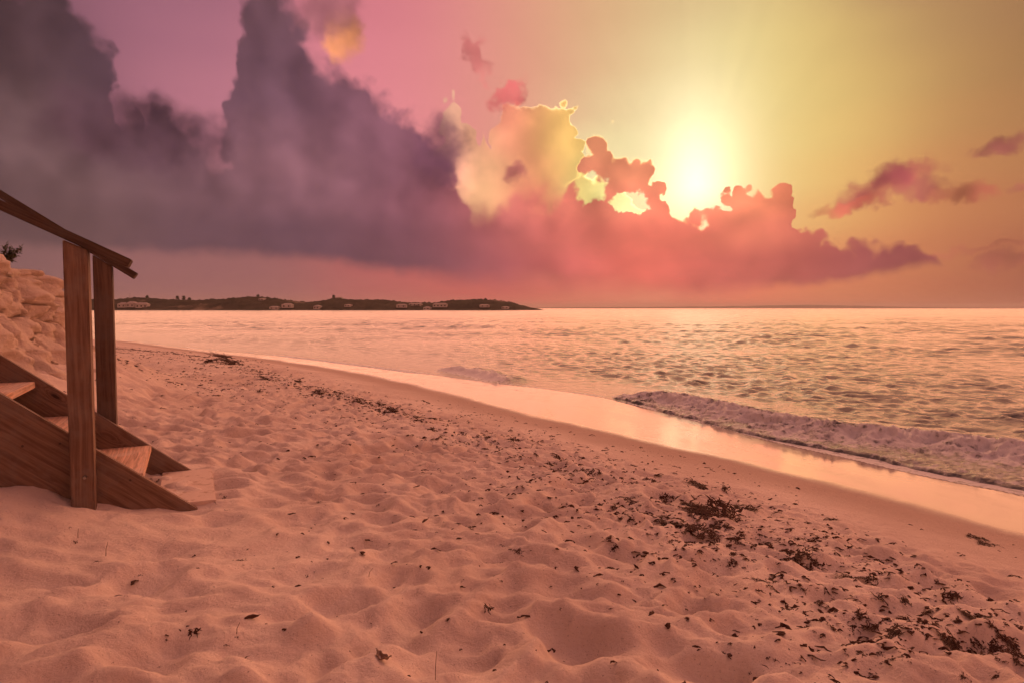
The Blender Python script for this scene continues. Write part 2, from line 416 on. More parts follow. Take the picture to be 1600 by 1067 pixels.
# ================================================================== materials
def new_mat(name):
    m = bpy.data.materials.new(name); m.use_nodes = True
    t = m.node_tree; t.nodes.clear(); N = NT(t)
    b = N.node('ShaderNodeBsdfPrincipled'); o = N.node('ShaderNodeOutputMaterial')
    t.links.new(b.outputs[0], o.inputs[0])
    return m, N, b, o
def attr(N, name):
    n = N.node('ShaderNodeAttribute', attribute_name=name); return S(N, n.outputs['Fac'])
def bump(N, h, strength=1.0, dist=0.01, normal=None):
    n = N.node('ShaderNodeBump'); n.inputs['Strength'].default_value = strength; n.inputs['Distance'].default_value = dist
    N.put(n.inputs['Height'], h)
    if normal is not None: N.put(n.inputs['Normal'], normal)
    return V(N, n.outputs[0])
def objco(N):
    return V(N, N.node('ShaderNodeTexCoord').outputs['Object'])
def setp(b, N, **kw):
    for k, v in kw.items(): N.put(b.inputs[k.replace('_', ' ')], v)

def mat_sand():
    m, N, b, o = new_mat('beach_sand')
    p = objco(N)
    wet = attr(N, 'wet'); damp = attr(N, 'damp')
    big = N.noise(p, 0.9, 4, 0.6); fine = N.noise(p, 55.0, 3, 0.7); grain = N.noise(p, 420.0, 2, 0.6)
    speck = N.smooth(N.noise(p, 130.0, 2, 0.5), 0.66, 0.74)
    dry = N.mix(N.smooth(big, 0.3, 0.7), (0.68, 0.55, 0.46), (0.84, 0.72, 0.61))
    dry = N.mix((fine - 0.3).clamp(), dry, (0.66, 0.50, 0.40))
    dry = N.mix(speck * 0.6, dry, (0.20, 0.13, 0.10))
    c = N.mix(damp * 0.75, dry, (0.50, 0.36, 0.28))
    sheen = N.noise(N.vm('MULTIPLY', p, (1.0, 0.45, 1.0)) + N.noise(p, 0.6, 2, 0.5, color=True) * 1.2, 2.6, 5, 0.62)
    c = N.mix(wet, c, N.mix(sheen, (0.28, 0.20, 0.16), (0.36, 0.27, 0.21)))
    h = fine * 1.0 + grain * 0.5 + N.noise(p, 14.0, 3, 0.6) * 1.8
    nb = N.node('ShaderNodeBump'); N.put(nb.inputs['Strength'], (1.0 - wet * 0.995) * 0.55); nb.inputs['Distance'].default_value = 0.016
    N.put(nb.inputs['Height'], h)
    rw = 0.07 + N.smooth(sheen, 0.40, 0.70) * 0.11
    setp(b, N, Base_Color=c, Roughness=N.m('ADD', (1.0 - wet) * 0.92, wet * rw), Normal=V(N, nb.outputs[0]))
    N.put(b.inputs['Specular IOR Level'], 0.15 + wet * 0.55)
    return m

def water_shader(N, b, p, foam=None, scale=1.0):
    big = N.noise(p * (1.0, 1.6, 1.0), 0.9, 3, 0.55); mid = N.noise(p * (1.0, 1.5, 1.0), 3.2, 4, 0.6); rip = N.noise(p * (1.0, 1.4, 1.0), 11.0, 3, 0.6)
    h = big * 0.05 + mid * 0.070 + rip * 0.020
    nb = N.node('ShaderNodeBump'); nb.inputs['Strength'].default_value = 1.0; nb.inputs['Distance'].default_value = 1.0 * scale
    N.put(nb.inputs['Height'], h)
    setp(b, N, Base_Color=(0.095, 0.098, 0.096, 1), Roughness=0.14, Normal=V(N, nb.outputs[0]))
    b.inputs['IOR'].default_value = 1.333
    return V(N, nb.outputs[0])

def mat_sea():
    m, N, b, o = new_mat('sea_water')
    p = objco(N)
    foam = attr(N, 'foam'); calm = attr(N, 'calm')
    nrm = water_shader(N, b, p, scale=0.55)
    lace = N.voronoi(p + N.noise(p, 3.0, 3, 0.6, color=True) * 0.35, 5.0, 1.5, 0.6, feature='DISTANCE_TO_EDGE')
    net = N.smooth(lace, 0.16, 0.02)
    f = (N.smooth(foam + net * 0.45 + N.noise(p, 9.0, 4, 0.65) * 0.6, 0.85, 1.25)) * N.smooth(foam, 0.02, 0.2)
    fb = N.node('ShaderNodeBsdfPrincipled')
    fh = N.noise(p, 24.0, 4, 0.65)
    setp(fb, N, Base_Color=(0.72, 0.70, 0.69, 1), Roughness=0.6, Normal=bump(N, fh, 0.9, 0.03))
    mx = N.node('ShaderNodeMixShader'); N.put(mx.inputs[0], f)
    N.t.links.new(b.outputs[0], mx.inputs[1]); N.t.links.new(fb.outputs[0], mx.inputs[2]); N.t.links.new(mx.outputs[0], o.inputs[0])
    return m

# ================================================================== shoreline
def W(px, z): return [tuple(at_z(u, v, z))[:2] for u, v in px]
# seaward edge of the swash (still-water line) and upper edge of the wet sand, from near to far
waterline = W([(1600, 772), (1469, 748), (1381, 728), (1294, 708), (1206, 689), (1119, 665), (1031, 642), (960, 624), (900, 613), (800, 600), (700, 588), (620, 577), (540, 567), (460, 558), (400, 551), (330, 546), (250, 538), (180, 530)], 0.02)
waterline = [(9.6, -9.0), (7.6, 0.0), (6.3, 3.8)] + waterline
_l = waterline[-1]; waterline += [(_l[0] - 16, _l[1] + 10), (_l[0] - 60, _l[1] + 26), (_l[0] - 300, _l[1] + 70)]
wetedge = W([(1600, 846), (1450, 800), (1300, 762), (1150, 727), (1000, 692), (850, 657), (760, 636), (700, 618), (620, 598), (540, 581), (460, 569), (400, 560), (330, 552), (250, 542), (180, 532)], 0.11)
wetedge = [(8.4, -9.0), (6.4, 0.0), (5.2, 3.0)] + wetedge
_l = wetedge[-1]; wetedge += [(_l[0] - 16, _l[1] + 9.5), (_l[0] - 60, _l[1] + 25), (_l[0] - 300, _l[1] + 68)]
waterline = chaikin(waterline, 1); wetedge = chaikin(wetedge, 1)

bl_line = chaikin([(5.2, -7.5), (1.5, -5.2), (-2.2, -4.2), (-4.2, -1.5), (-4.65, 3), (-4.85, 6), (-5.25, 8.0), (-6.0, 9.9), (-7.9, 11.8), (-11, 13.5), (-16, 16), (-28, 21)], 1)   # foot of the bluff; unseen stretch behind the camera added to shade the foreground
_pr = np.random.default_rng(21)
_pits = []
for _ in range(6500):
    _r = _pr.uniform(0.03, 0.12)
    _pits.append((_pr.uniform(-9, 5.5), _pr.uniform(1.0, 17), _r, _r * _pr.uniform(0.10, 0.36), _pr.uniform(-0.2, 1.3), _pr.uniform(1.1, 1.9)))
_pits += [(*tuple(at_z(u, v, 0.68))[:2], r, dp, a, e) for u, v, r, dp, a, e in [(1090, 1010, 0.20, 0.05, 0.5, 1.3), (520, 960, 0.13, 0.04, 0.2, 1.5), (600, 985, 0.12, 0.05, 0.1, 1.6), (480, 1030, 0.15, 0.04, 0.8, 1.2), (240, 880, 0.12, 0.035, 0.3, 1.6), (310, 1035, 0.10, 0.03, 0.2, 2.0), (20, 1015, 0.16, 0.05, 0.0, 1.8), (890, 985, 0.16, 0.05, 2.6, 1.6), (720, 1010, 0.14, 0.04, 0.5, 1.5)]]

def profile(e):
    """beach height against the distance above the wet edge"""
    return np.interp(e, [-40, -6, -1.6, 0.0, 0.6, 1.5, 3.0, 4.5, 6.0, 8.0, 11.0, 16.0, 40.0], [-3.2, -0.75, -0.03, 0.11, 0.17, 0.30, 0.50, 0.64, 0.72, 0.84, 1.02, 1.4, 2.6])
STAIR_P0 = Vector((-1.78, 3.77, 0.0)); STAIR_Z = 0.75
def ground(x, y, fine=True):
    x = np.asarray(x, float); y = np.asarray(y, float)
    dw, _ = polydist(x, y, waterline); de, _ = polydist(x, y, wetedge)
    # between the two lines the swash slope is even
    inside = np.clip(dw / np.maximum(dw - de, 0.05), 0, 1)
    z = np.where(de > 0, profile(de), np.where(dw > 0, 0.02 + 0.09 * inside, profile(np.minimum(dw, 0) - 1.25)))
    far = sstep(np.hypot(x, y), 14, 40)
    dry = sstep(de, 0.5, 2.4)
    # the sand banks up round the foot of the stairs and towards the bluff
    sx, sy = x + 2.1, y - 3.5
    run = (x - STAIR_P0.x) * 0.9045 + (y - STAIR_P0.y) * 0.4265; acr = -(x - STAIR_P0.x) * 0.4265 + (y - STAIR_P0.y) * 0.9045
    z = z + 0.26 * np.exp(-((np.minimum(run + 1.25, 0) / 0.8) ** 2 + (np.maximum(run + 1.25, 0) / 0.82) ** 2 + (np.where(acr < 0, acr / 0.55, acr / 1.3)) ** 2))
    wf = 0.9 * np.exp(-(((run - 0.05) / 0.40) ** 2 + ((acr - 0.35) / 0.8) ** 2))
    foot_w = wf
    if fine:
        wx = x + 0.35 * fbm(x * 0.9, y * 0.9, 2, 40); wy = y + 0.35 * fbm(x * 0.9 + 9, y * 0.9, 2, 41)
        # trampled hummocks, longer along the beach
        ca, sa_ = math.cos(rad(24)), math.sin(rad(24))
        ux, uy = (wx * ca + wy * sa_), (-wx * sa_ + wy * ca)
        n1 = fbm(ux * 0.85, uy * 1.5, 2, 1)
        n2 = fbm(ux * 3.2, uy * 4.8, 2, 2)
        n3 = fbm(ux * 7.5, uy * 10.5, 3, 3)
        ridge = 1 - np.abs(fbm(ux * 1.3, uy * 2.5, 2, 8)) * 2.4
        b = 0.030 * n1 + 0.040 * n2 + 0.032 * n3 + 0.028 * np.clip(ridge, 0, 1) ** 2
        p = 0.0
        calm = 1 - 0.45 * np.exp(-(((x + 1.7) / 1.6) ** 2 + ((y - 3.0) / 0.8) ** 2))
        z = z + (b + p * 1.15) * dry * calm * (1 - 0.55 * far)
        z = z + 0.010 * fbm(x * 1.1, y * 0.7, 3, 30) * sstep(de, 0.0, 0.8) + 0.004 * fbm(x * 0.35, y * 0.25, 2, 33) * (de < 0)
    z = z * (1 - foot_w) + STAIR_Z * foot_w
    db, _ = polydist(x, y, bl_line)
    return z + 0.50 * np.exp(-(np.maximum(-db, 0) / 0.85) ** 2) * sstep(y, 3.5, 6.0) * (db < 3)

def graded(a, b, fine0, fine1, step, grow):
    """coordinates from a to b, evenly fine between fine0 and fine1, growing outside"""
    mid = list(np.arange(fine0, fine1, step)); s = step; x = fine1; hi = []
    while x < b: hi.append(x); s *= grow; x += s
    s = step; x = fine0 - step; lo = []
    while x > a: lo.append(x); s *= grow; x -= s
    return np.array(lo[::-1] + mid + hi + [b])
gx_ = graded(-340, 11, -3.4, 3.9, 0.0175, 1.022)
gy_ = graded(-9, 115, 1.9, 6.2, 0.0175, 1.016)
GX, GY = np.meshgrid(gx_, gy_)
GZ = ground(GX, GY)
_dry = sstep(polydist(GX, GY, wetedge)[0], 0.8, 2.6) * (1 - 0.6 * np.exp(-(((GX + 1.9) / 1.5) ** 2 + ((GY - 3.2) / 0.7) ** 2)))
for (px, py, r, dp, a, el_) in _pits:                      # footprints and dimples
    R_ = 3.0 * r * el_
    i0, i1 = np.searchsorted(gx_, (px - R_, px + R_)); j0, j1 = np.searchsorted(gy_, (py - R_, py + R_))
    if i1 - i0 < 3 or j1 - j0 < 3: continue
    qx, qy = GX[j0:j1, i0:i1] - px, GY[j0:j1, i0:i1] - py
    c_, s_ = math.cos(a), math.sin(a)
    r2 = ((qx * c_ + qy * s_) / (r * el_)) ** 2 + ((-qx * s_ + qy * c_) / r) ** 2
    GZ[j0:j1, i0:i1] += dp * 1.5 * _dry[j0:j1, i0:i1] * (-np.exp(-r2 * 1.2) + 0.38 * np.exp(-((np.sqrt(r2) - 1.3) / 0.40) ** 2))
de, _ = polydist(GX, GY, wetedge); dw, _ = polydist(GX, GY, waterline)
wn = 0.16 * fbm(GX * 0.8, GY * 0.6, 4, 60)
rr = np.hypot(GX, GY)
wet = sstep(-(de + wn), -0.06, 0.28 + 0.006 * rr)
damp = sstep(-(de + wn), -1.3, -0.1)
print('sand verts', GX.size)
def ground_fast(x, y):
    x = np.asarray(x, float); y = np.asarray(y, float)
    i = np.clip(np.searchsorted(gx_, x) - 1, 0, len(gx_) - 2); j = np.clip(np.searchsorted(gy_, y) - 1, 0, len(gy_) - 2)
    fx = np.clip((x - gx_[i]) / (gx_[i + 1] - gx_[i]), 0, 1); fy = np.clip((y - gy_[j]) / (gy_[j + 1] - gy_[j]), 0, 1)
    return (GZ[j, i] * (1 - fx) + GZ[j, i + 1] * fx) * (1 - fy) + (GZ[j + 1, i] * (1 - fx) + GZ[j + 1, i + 1] * fx) * fy
def gz(x, y): return float(ground_fast(x, y))
M_SAND = mat_sand()
sand = link('sand_ground', grid_mesh('sand_ground', GX, GY, GZ, {'wet': wet, 'damp': damp}), M_SAND)
tag(sand, 'pale trampled beach sand sloping down to the wet shore', kind='structure')

# ================================================================== sea
_wr = np.random.default_rng(11)
_waves = []
for i in range(90):
    lam = 0.22 * (4.2 / 0.22) ** (_wr.uniform(0, 1) ** 1.15)
    th = rad(218 + _wr.normal(0, 38))          # runs in towards the beach
    amp = 0.0105 * lam ** 0.95 / (1 + (lam / 3.0) ** 2) * _wr.uniform(0.6, 1.3)
    _waves.append((lam, th, amp, _wr.uniform(0, 6.28)))
def chop(x, y, cell, off):
    wx = x + 0.25 * fbm(x * 0.5, y * 0.5, 2, 70); wy = y + 0.25 * fbm(x * 0.5, y * 0.5, 2, 71)
    h = np.zeros_like(x)
    for lam, th, amp, ph in _waves:
        k = 2 * np.pi / lam
        a = amp * np.clip(lam / (cell * 2.8) - 0.6, 0, 1)
        if lam > 0.8: a = a * (0.22 + 0.78 * sstep(off, 6, 34))
        if not np.any(a): continue
        s = np.sin(k * (wx * math.cos(th) + wy * math.sin(th)) + ph)
        h += a * (2.2 * ((s + 1) / 2) ** 2.2 - 0.85 + 0.1 * np.cos(2 * k * (wx * math.cos(th) + wy * math.sin(th)) + 2 * ph))
    g = 0.75 + 0.9 * fbm(x * 0.09, y * 0.09, 2, 75)       # gusts
    return h * np.clip(g, 0.25, 1.6)

crest = chaikin(W([(945, 603), (985, 605), (1053, 613), (1140, 630), (1206, 645), (1272, 656), (1337, 665), (1425, 672), (1512, 682), (1600, 692)], 0.17) + [(7.6, 6.6), (9.2, 4.0), (11, 0)])
small_crest = chaikin(W([(670, 572), (700, 572), (740, 577), (775, 585), (800, 593)], 0.10))
foot_crest = chaikin(W([(420, 553), (480, 560), (560, 570), (640, 580), (700, 588)], 0.04))
def sea_height(x, y, cell):
    dw, _ = polydist(x, y, waterline)
    off = -dw
    r = np.hypot(x, y)
    h = chop(x, y, cell, off) * sstep(off, -0.2, 3.0) * (0.35 + 0.65 * sstep(off, 0.5, 6.0))
    dc, ac = polydist(x, y, crest); dc = -dc    # positive = shoreward
    endf = sstep(ac, 0.05, 2.5)
    tall = 0.19 * endf
    h = h + tall * np.where(dc > 0, np.exp(-(dc / 0.40) ** 2), np.exp(-(dc / 1.0) ** 2))
    ds, as_ = polydist(x, y, small_crest); ds = -ds
    L = max(1e-3, float(np.max(as_))) if np.size(as_) else 1.0
    Ls = sum(math.dist(a, b) for a, b in zip(small_crest[:-1], small_crest[1:]))
    e2 = sstep(as_, 0, 0.9) * (1 - sstep(as_, Ls - 0.9, Ls))
    h = h + 0.12 * e2 * (1 + 0.9 * fbm(x * 2.2, y * 2.2, 3, 95)) * np.where(ds > 0, np.exp(-(ds / 0.28) ** 2), np.exp(-(ds / 0.7) ** 2))
    df, af = polydist(x, y, foot_crest); df = -df
    Lf = sum(math.dist(a, b) for a, b in zip(foot_crest[:-1], foot_crest[1:]))
    e3 = sstep(af, 0, 2) * (1 - sstep(af, Lf - 2, Lf))
    h = h + 0.05 * e3 * np.exp(-(df / 0.35) ** 2)
    # lacy foam: on the run-up, and trailing the small breakers
    foam = 0.55 * np.exp(-((off - 0.10) / 0.22) ** 2) * (0.6 + 0.8 * fbm(x * 0.8, y * 0.8, 2, 90))
    foam = np.maximum(foam, 0.95 * e2 * np.exp(-((ds - 0.20) / 0.40) ** 2))
    foam = np.maximum(foam, 0.6 * e3 * np.exp(-((df - 0.1) / 0.3) ** 2))
    foam = np.maximum(foam, 0.75 * endf * sstep(dc, -0.5, 0.25) * sstep(off, -0.35, 0.1))
    return h, np.clip(foam, 0, 1)
rs = [3.2]
while rs[-1] < 420: rs.append(rs[-1] + max(0.022, rs[-1] * 0.0043))
rs = np.array(rs)
far_r = np.geomspace(430, 11400, 34)
ths = np.radians(np.concatenate([np.linspace(-62, -38.5, 50), np.linspace(-38, 38, 880), np.linspace(38.4, 112, 110)]))
RR, TT = np.meshgrid(rs, ths, indexing='ij')
SX, SY = RR * np.sin(TT), RR * np.cos(TT)
SZ, SF = sea_height(SX, SY, np.maximum(RR * 0.0043, RR * 0.0015) + 0.015)
RF, TF = np.meshgrid(far_r, ths, indexing='ij')
SX = np.vstack([SX, RF * np.sin(TF)]); SY = np.vstack([SY, RF * np.cos(TF)]); SZ = np.vstack([SZ, 0 * RF]); SF = np.vstack([SF, 0 * RF])
sdw, _ = polydist(SX, SY, waterline)
kv = sdw < 1.0
keep = kv[:-1, :-1] & kv[1:, 1:]
M_SEA = mat_sea()
sea = link('sea_water', grid_mesh('sea_water', SX, SY, SZ, {'foam': SF, 'calm': SF * 0}, keep), M_SEA)
tag(sea, 'choppy sea reflecting the sunset sky', kind='structure')
print('sea verts', SX.size)

# ================================================================== breaking wave: a low roller of white water
def mat_foam():
    m, N, b, o = new_mat('white_water')
    p = objco(N); thick = attr(N, 'thick')
    wb = N.node('ShaderNodeBsdfPrincipled'); water_shader(N, wb, p, scale=0.35)
    lace = N.voronoi(p + N.noise(p, 4.0, 3, 0.6, color=True) * 0.3, 6.5, 1.5, 0.6, feature='DISTANCE_TO_EDGE')
    net = N.smooth(lace, 0.22, 0.02)
    n = N.noise(p, 7.0, 5, 0.65)
    f = N.smooth(thick + net * 0.40 + (n - 0.5) * 1.5, 0.36, 0.95)
    fh = N.noise(p, 26.0, 5, 0.7)
    c = N.mix(n, (0.56, 0.55, 0.54), (0.78, 0.76, 0.75))
    setp(b, N, Base_Color=c, Roughness=0.55, Normal=bump(N, fh, 0.45, 0.02))
    b.inputs['Specular IOR Level'].default_value = 0.3
    mx = N.node('ShaderNodeMixShader'); N.put(mx.inputs[0], f)
    N.t.links.new(wb.outputs[0], mx.inputs[1]); N.t.links.new(b.outputs[0], mx.inputs[2]); N.t.links.new(mx.outputs[0], o.inputs[0])
    return m
M_FOAM = mat_foam()
def resample(pts, step):
    pts = np.asarray(pts, float); seg = np.hypot(*np.diff(pts, axis=0).T); L = np.concatenate([[0], np.cumsum(seg)])
    s = np.arange(0, L[-1], step)
    return np.stack([np.interp(s, L, pts[:, 0]), np.interp(s, L, pts[:, 1])], -1), s
def breaker(name, curve, step, nt, lead, trail, lump, full):
    c, s = resample(curve, step)
    tg = np.gradient(c, axis=0); tg = np.stack([np.convolve(np.pad(tg[:, i], 12, mode='edge'), np.ones(25) / 25, 'valid') for i in (0, 1)], -1)
    tg /= np.linalg.norm(tg, axis=1)[:, None]
    nr = np.stack([-tg[:, 1], tg[:, 0]], -1)                      # left of the curve
    dw, _ = polydist(c[:, 0], c[:, 1], waterline)
    side = 1.0
    probe, _ = polydist(c[:, 0] + nr[:, 0] * 0.1, c[:, 1] + nr[:, 1] * 0.1, waterline)
    if np.mean(probe) < np.mean(dw): side = -1.0
    nr *= side
    wid = np.minimum(np.maximum(-dw, 0.15) * (0.97 if full else 0.5), trail)
    wid = np.convolve(np.pad(wid, 15, mode='edge'), np.ones(31) / 31, 'valid')
    T = np.linspace(0, 1, nt)
    Sx, Tt = np.meshgrid(s, T, indexing='ij')
    t = -lead + (wid[:, None] + lead) * Tt                         # metres from the crest, shoreward
    wob = 0.22 * fbm(Sx * 0.9, Tt * 1.5, 3, 120) * sstep(Tt, 0.5, 1.0)
    X = c[:, None, 0] + nr[:, None, 0] * (t + wob); Y = c[:, None, 1] + nr[:, None, 1] * (t + wob)
    h, _ = sea_height(X, Y, np.full(X.shape, 0.05))
    ends = sstep(Sx, 0, 1.2) * (1 - sstep(Sx, s[-1] - 1.2, s[-1]))
    edge = sstep(Tt, 0, 0.10) * (1 - sstep(Tt, 0.93, 1.0))
    body = np.exp(-((t - 0.22) / 0.42) ** 2)
    n1 = 1 - np.abs(fbm(X * 2.2, Y * 2.2, 2, 130)) * 2
    n2 = 1 - np.abs(fbm(X * 6.5, Y * 6.5, 3, 131)) * 2
    n3 = fbm(X * 17, Y * 17, 3, 132)
    th = (0.02 + lump * (0.55 * body + 0.22) * (0.75 * n1 + 0.42 * n2 + 0.12 * n3))
    th = th * (0.25 + 0.75 * sstep(t, 0.02, 0.30))
    Z = h + (th * edge - 0.035 * (1 - edge)) * ends - 0.02 * (1 - ends)
    # the roller leans forward in lobes
    push = 0.10 * body * (n1 - 0.3) * ends
    X = X + nr[:, None, 0] * push; Y = Y + nr[:, None, 1] * push
    thick = np.clip((0.20 + 0.80 * np.exp(-((t - 0.36) / 0.50) ** 2)) * edge, 0, 1) * (0.4 + 0.6 * ends)
    thick *= sstep(t + 0.22 * fbm(X * 1.6, Y * 1.6, 3, 140), 0.00, 0.30)
    thick = thick * (0.72 + 0.5 * fbm(X * 1.1, Y * 1.1, 3, 141))
    me = grid_mesh(name, X, Y, Z, {'thick': thick})
    return link(name, me, M_FOAM)
bw = breaker('breaking_wave', crest[:-1], 0.018, 110, 0.45, 2.6, 0.15, True)
tag(bw, 'low breaking wave of white water rolling along the shore', kind='structure')
# ================================================================== wooden stairs
def mat_wood(name, tone=1.0, seed=0.0):
    m, N, b, o = new_mat(name)
    p = objco(N)
    oi = N.node('ShaderNodeObjectInfo'); rnd = S(N, oi.outputs['Random'])
    q = p + N.xyz(rnd * 17.0, rnd * 5.0, rnd * 9.0)
    kn = N.voronoi(q * (1.0, 3.2, 3.2), 2.3, 0)
    kw = N.smooth(kn, 0.30, 0.03)
    st = q * (1.6, 44.0, 44.0) + N.noise(q, 2.0, 2, 0.5, color=True) * 1.6 + N.xyz(0.0, kw * 3.0, kw * 2.0)
    g = N.noise(st, 1.6, 4, 0.6)
    g2 = N.noise(q * (3.0, 160.0, 160.0), 1.0, 2, 0.6)
    wear = N.noise(q, 5.0, 4, 0.65)
    c = N.mix(N.smooth(g, 0.32, 0.68), (0.33 * tone, 0.205 * tone, 0.135 * tone), (0.17 * tone, 0.098 * tone, 0.064 * tone))
    c = N.mix(N.smooth(g2, 0.52, 0.75) * 0.35, c, (0.13 * tone, 0.07 * tone, 0.045 * tone))
    c = N.mix(N.smooth(wear, 0.40, 0.72) * 0.6, c, (0.29 * tone, 0.235 * tone, 0.195 * tone))
    c = N.mix(N.smooth(kn, 0.10, 0.045), c, (0.035, 0.017, 0.011))
    h = g * 0.5 + g2 * 0.5 + N.smooth(kn, 0.10, 0.04) * -0.4
    setp(b, N, Base_Color=c, Roughness=0.72, Normal=bump(N, h, 0.55, 0.004))
    b.inputs['Specular IOR Level'].default_value = 0.25
    return m
M_WOOD = mat_wood('weathered_pine', 0.8); M_TREAD = mat_wood('pale_pine', 2.5); M_RAIL = mat_wood('dark_weathered_rail', 0.34); M_DARK = mat_wood('dark_pine', 0.5)  # one wood in set tones: palest treads, dark far post, darkest rails
def mat_sandy():
    m, N, b, o = new_mat('sand_dusted_pine')
    p = objco(N)
    n = N.noise(p, 9.0, 4, 0.65); g = N.noise(p * (1.5, 30.0, 30.0), 1.0, 3, 0.6); f = N.noise(p, 180.0, 2, 0.6)
    w = N.mix(g, (0.50, 0.32, 0.20), (0.34, 0.20, 0.12))
    c = N.mix(N.smooth(n, 0.30, 0.48), w, N.mix(f, (0.66, 0.50, 0.40), (0.78, 0.62, 0.50)))
    setp(b, N, Base_Color=c, Roughness=0.9, Normal=bump(N, n + f * 0.4, 0.6, 0.008))
    return m
M_SANDY = mat_sandy()
def mat_steel():
    m, N, b, o = new_mat('galvanised_bolt')
    setp(b, N, Base_Color=(0.35, 0.33, 0.31, 1), Roughness=0.45, Metallic=0.9)
    return m
M_BOLT = mat_steel()

st_D = Vector((0.9045, 0.4265, 0)); st_W = Vector((-0.4265, 0.9045, 0))
ST_W = 0.90
stairs = empty('beach_stairs', (STAIR_P0.x, STAIR_P0.y, STAIR_Z))
tag(stairs, 'weathered wooden stairs with plank handrails coming down onto the sand', 'stairs')
BASE = Vector((STAIR_P0.x, STAIR_P0.y, STAIR_Z))
def on_plane(u, v, off):
    """point seen at a pixel on the upright plane parallel to the stair run, off metres beyond the near stringer"""
    d = ray(u, v); o = Vector((0, 0, CAM_Z)); p0 = STAIR_P0 + st_W * off
    t = (p0 - o).dot(st_W) / d.dot(st_W)
    p = o + d * t
    return (p - BASE).dot(st_D), p.z - STAIR_Z        # run (positive = down-stairs), height above foot
def board(name, a, b, side, half_w, half_t, mat, parent, bev=0.004, ends=None, slope=0.0):
    """plank from a to b (stair frame vectors); side = direction of its width"""
    a, b = Vector(a), Vector(b); x = (b - a).normalized(); y = (side - side.dot(x) * x).normalized(); z = x.cross(y)
    L = (b - a).length
    bm = bmesh.new()
    bmesh.ops.create_cube(bm, size=1.0, matrix=Matrix.Diagonal((L, half_w * 2, half_t * 2, 1)))
    if ends:
        for v in bm.verts:
            k = 1 if v.co.x > 0 else 0
            v.co.x += ends[k] * (v.co.y / half_w)
    for v in bm.verts:
        if v.co.x > 0: v.co.x += slope * v.co.z
    bmesh.ops.bevel(bm, geom=bm.edges[:], offset=bev, segments=2, affect='EDGES')
    me = bpy.data.meshes.new(name); bm.to_mesh(me); bm.free()
    o = link(name, me, mat, parent)
    M = Matrix((x, y, z)).transposed().to_4x4(); M.translation = (a + b) / 2
    o.matrix_basis = M
    for pl in me.polygons: pl.use_smooth = False
    return o
def sf(run, across, h): return st_D * run + st_W * across + Vector((0, 0, h))
UP = Vector((0, 0, 1))
(r0, h0), (r1, h1) = on_plane(0, 622, -0.022), on_plane(295, 793, -0.022)
SL = (h0 - h1) / (r1 - r0)                                       # stringer slope
RUN_TOP = -2.75
def stringer(across):
    perp = (st_D * SL + UP).normalized(); dirv = (st_D - UP * SL).normalized()
    top = sf(0.10, across, -0.10 * SL); hi = sf(RUN_TOP, across, -RUN_TOP * SL)
    return board('stringer', hi - perp * 0.23, top - perp * 0.23, perp, 0.23, 0.021, M_WOOD, stairs)
stringer(0.0); stringer(ST_W)

RISE, RUN = 0.224, 0.312
for k in range(0, 9):
    rr_, hh = -0.245 - RUN * (k - 1), 0.205 + RISE * (k - 1)
    if k == 0: rr_, hh = 0.115, 0.016
    front = rr_
    mid = front - 0.15
    tr = board('tread', sf(mid, 0.024, hh - 0.021), sf(mid, ST_W - 0.024, hh - 0.021), st_D, 0.15, 0.020, M_SANDY if k == 0 else M_TREAD, stairs)
# screws through the near stringer into the tread ends
near_str = [o for o in stairs.children if o.name.startswith('stringer')][0]
bm = bmesh.new(); bmesh.ops.create_cone(bm, cap_ends=True, segments=8, radius1=0.007, radius2=0.006, depth=0.004)
screw_me = bpy.data.meshes.new('screw_head'); bm.to_mesh(screw_me); bm.free(); screw_me.materials.append(M_RAIL)
for k in range(1, 6):
    for dx_ in (-0.06, -0.22):
        so = bpy.data.objects.new('screw_head', screw_me); COL.objects.link(so); so.parent = near_str
        m = (-st_W).to_track_quat('Z', 'Y').to_matrix().to_4x4(); m.translation = sf(-0.245 - RUN * (k - 1) + dx_, -0.0225, 0.205 + RISE * (k - 1) - 0.022)
        so.matrix_basis = near_str.matrix_basis.inverted() @ m
# posts: one outside each stringer
HW = 0.053
def post(u, across, top_px, base_h, tilt):
    r, ht = on_plane(u, top_px, across)
    p = board('post', sf(r, across, base_h), sf(r, across, ht), st_W, HW, HW, M_WOOD if across < 0 else M_DARK, stairs, bev=0.005, slope=tilt)
    for hb in ((0.36, 0.16) if across < 0 else ()):
        bm = bmesh.new()
        bmesh.ops.create_cone(bm, cap_ends=True, segments=10, radius1=0.011, radius2=0.008, depth=0.012)
        me = bpy.data.meshes.new('bolt_head'); bm.to_mesh(me); bm.free()
        bo = link('bolt_head', me, M_BOLT, p)
        pm = p.matrix_basis
        loc = sf(r + 0.012, across, SL * -r - hb) - st_W * (HW + 0.004)
        m = (-st_W).to_track_quat('Z', 'Y').to_matrix().to_4x4(); m.translation = loc
        bo.matrix_basis = pm.inverted() @ m
    return r, ht
a_near, a_far = -0.022 - HW, ST_W + 0.022 + HW
rn, hn = post(119.5, a_near, 384, -0.05, 0.45)
rf, hf = post(161, a_far, 408, -0.15, 0.66)
def rail(px_hi, px_lo, across, up):
    (ra, ha), (rb, hb) = on_plane(*px_hi, across), on_plane(*px_lo, across)
    sl = (hb - ha) / (rb - ra)
    a = sf(RUN_TOP, across, ha + sl * (RUN_TOP - ra) + up); b = sf(rb, across, hb + up)
    return board('handrail', a, b, st_W, 0.072, 0.0225, M_RAIL, stairs, bev=0.004)
rail((0, 329), (204, 421), a_near, 0.026)
rail((0, 297), (212, 426), a_far, -0.026)
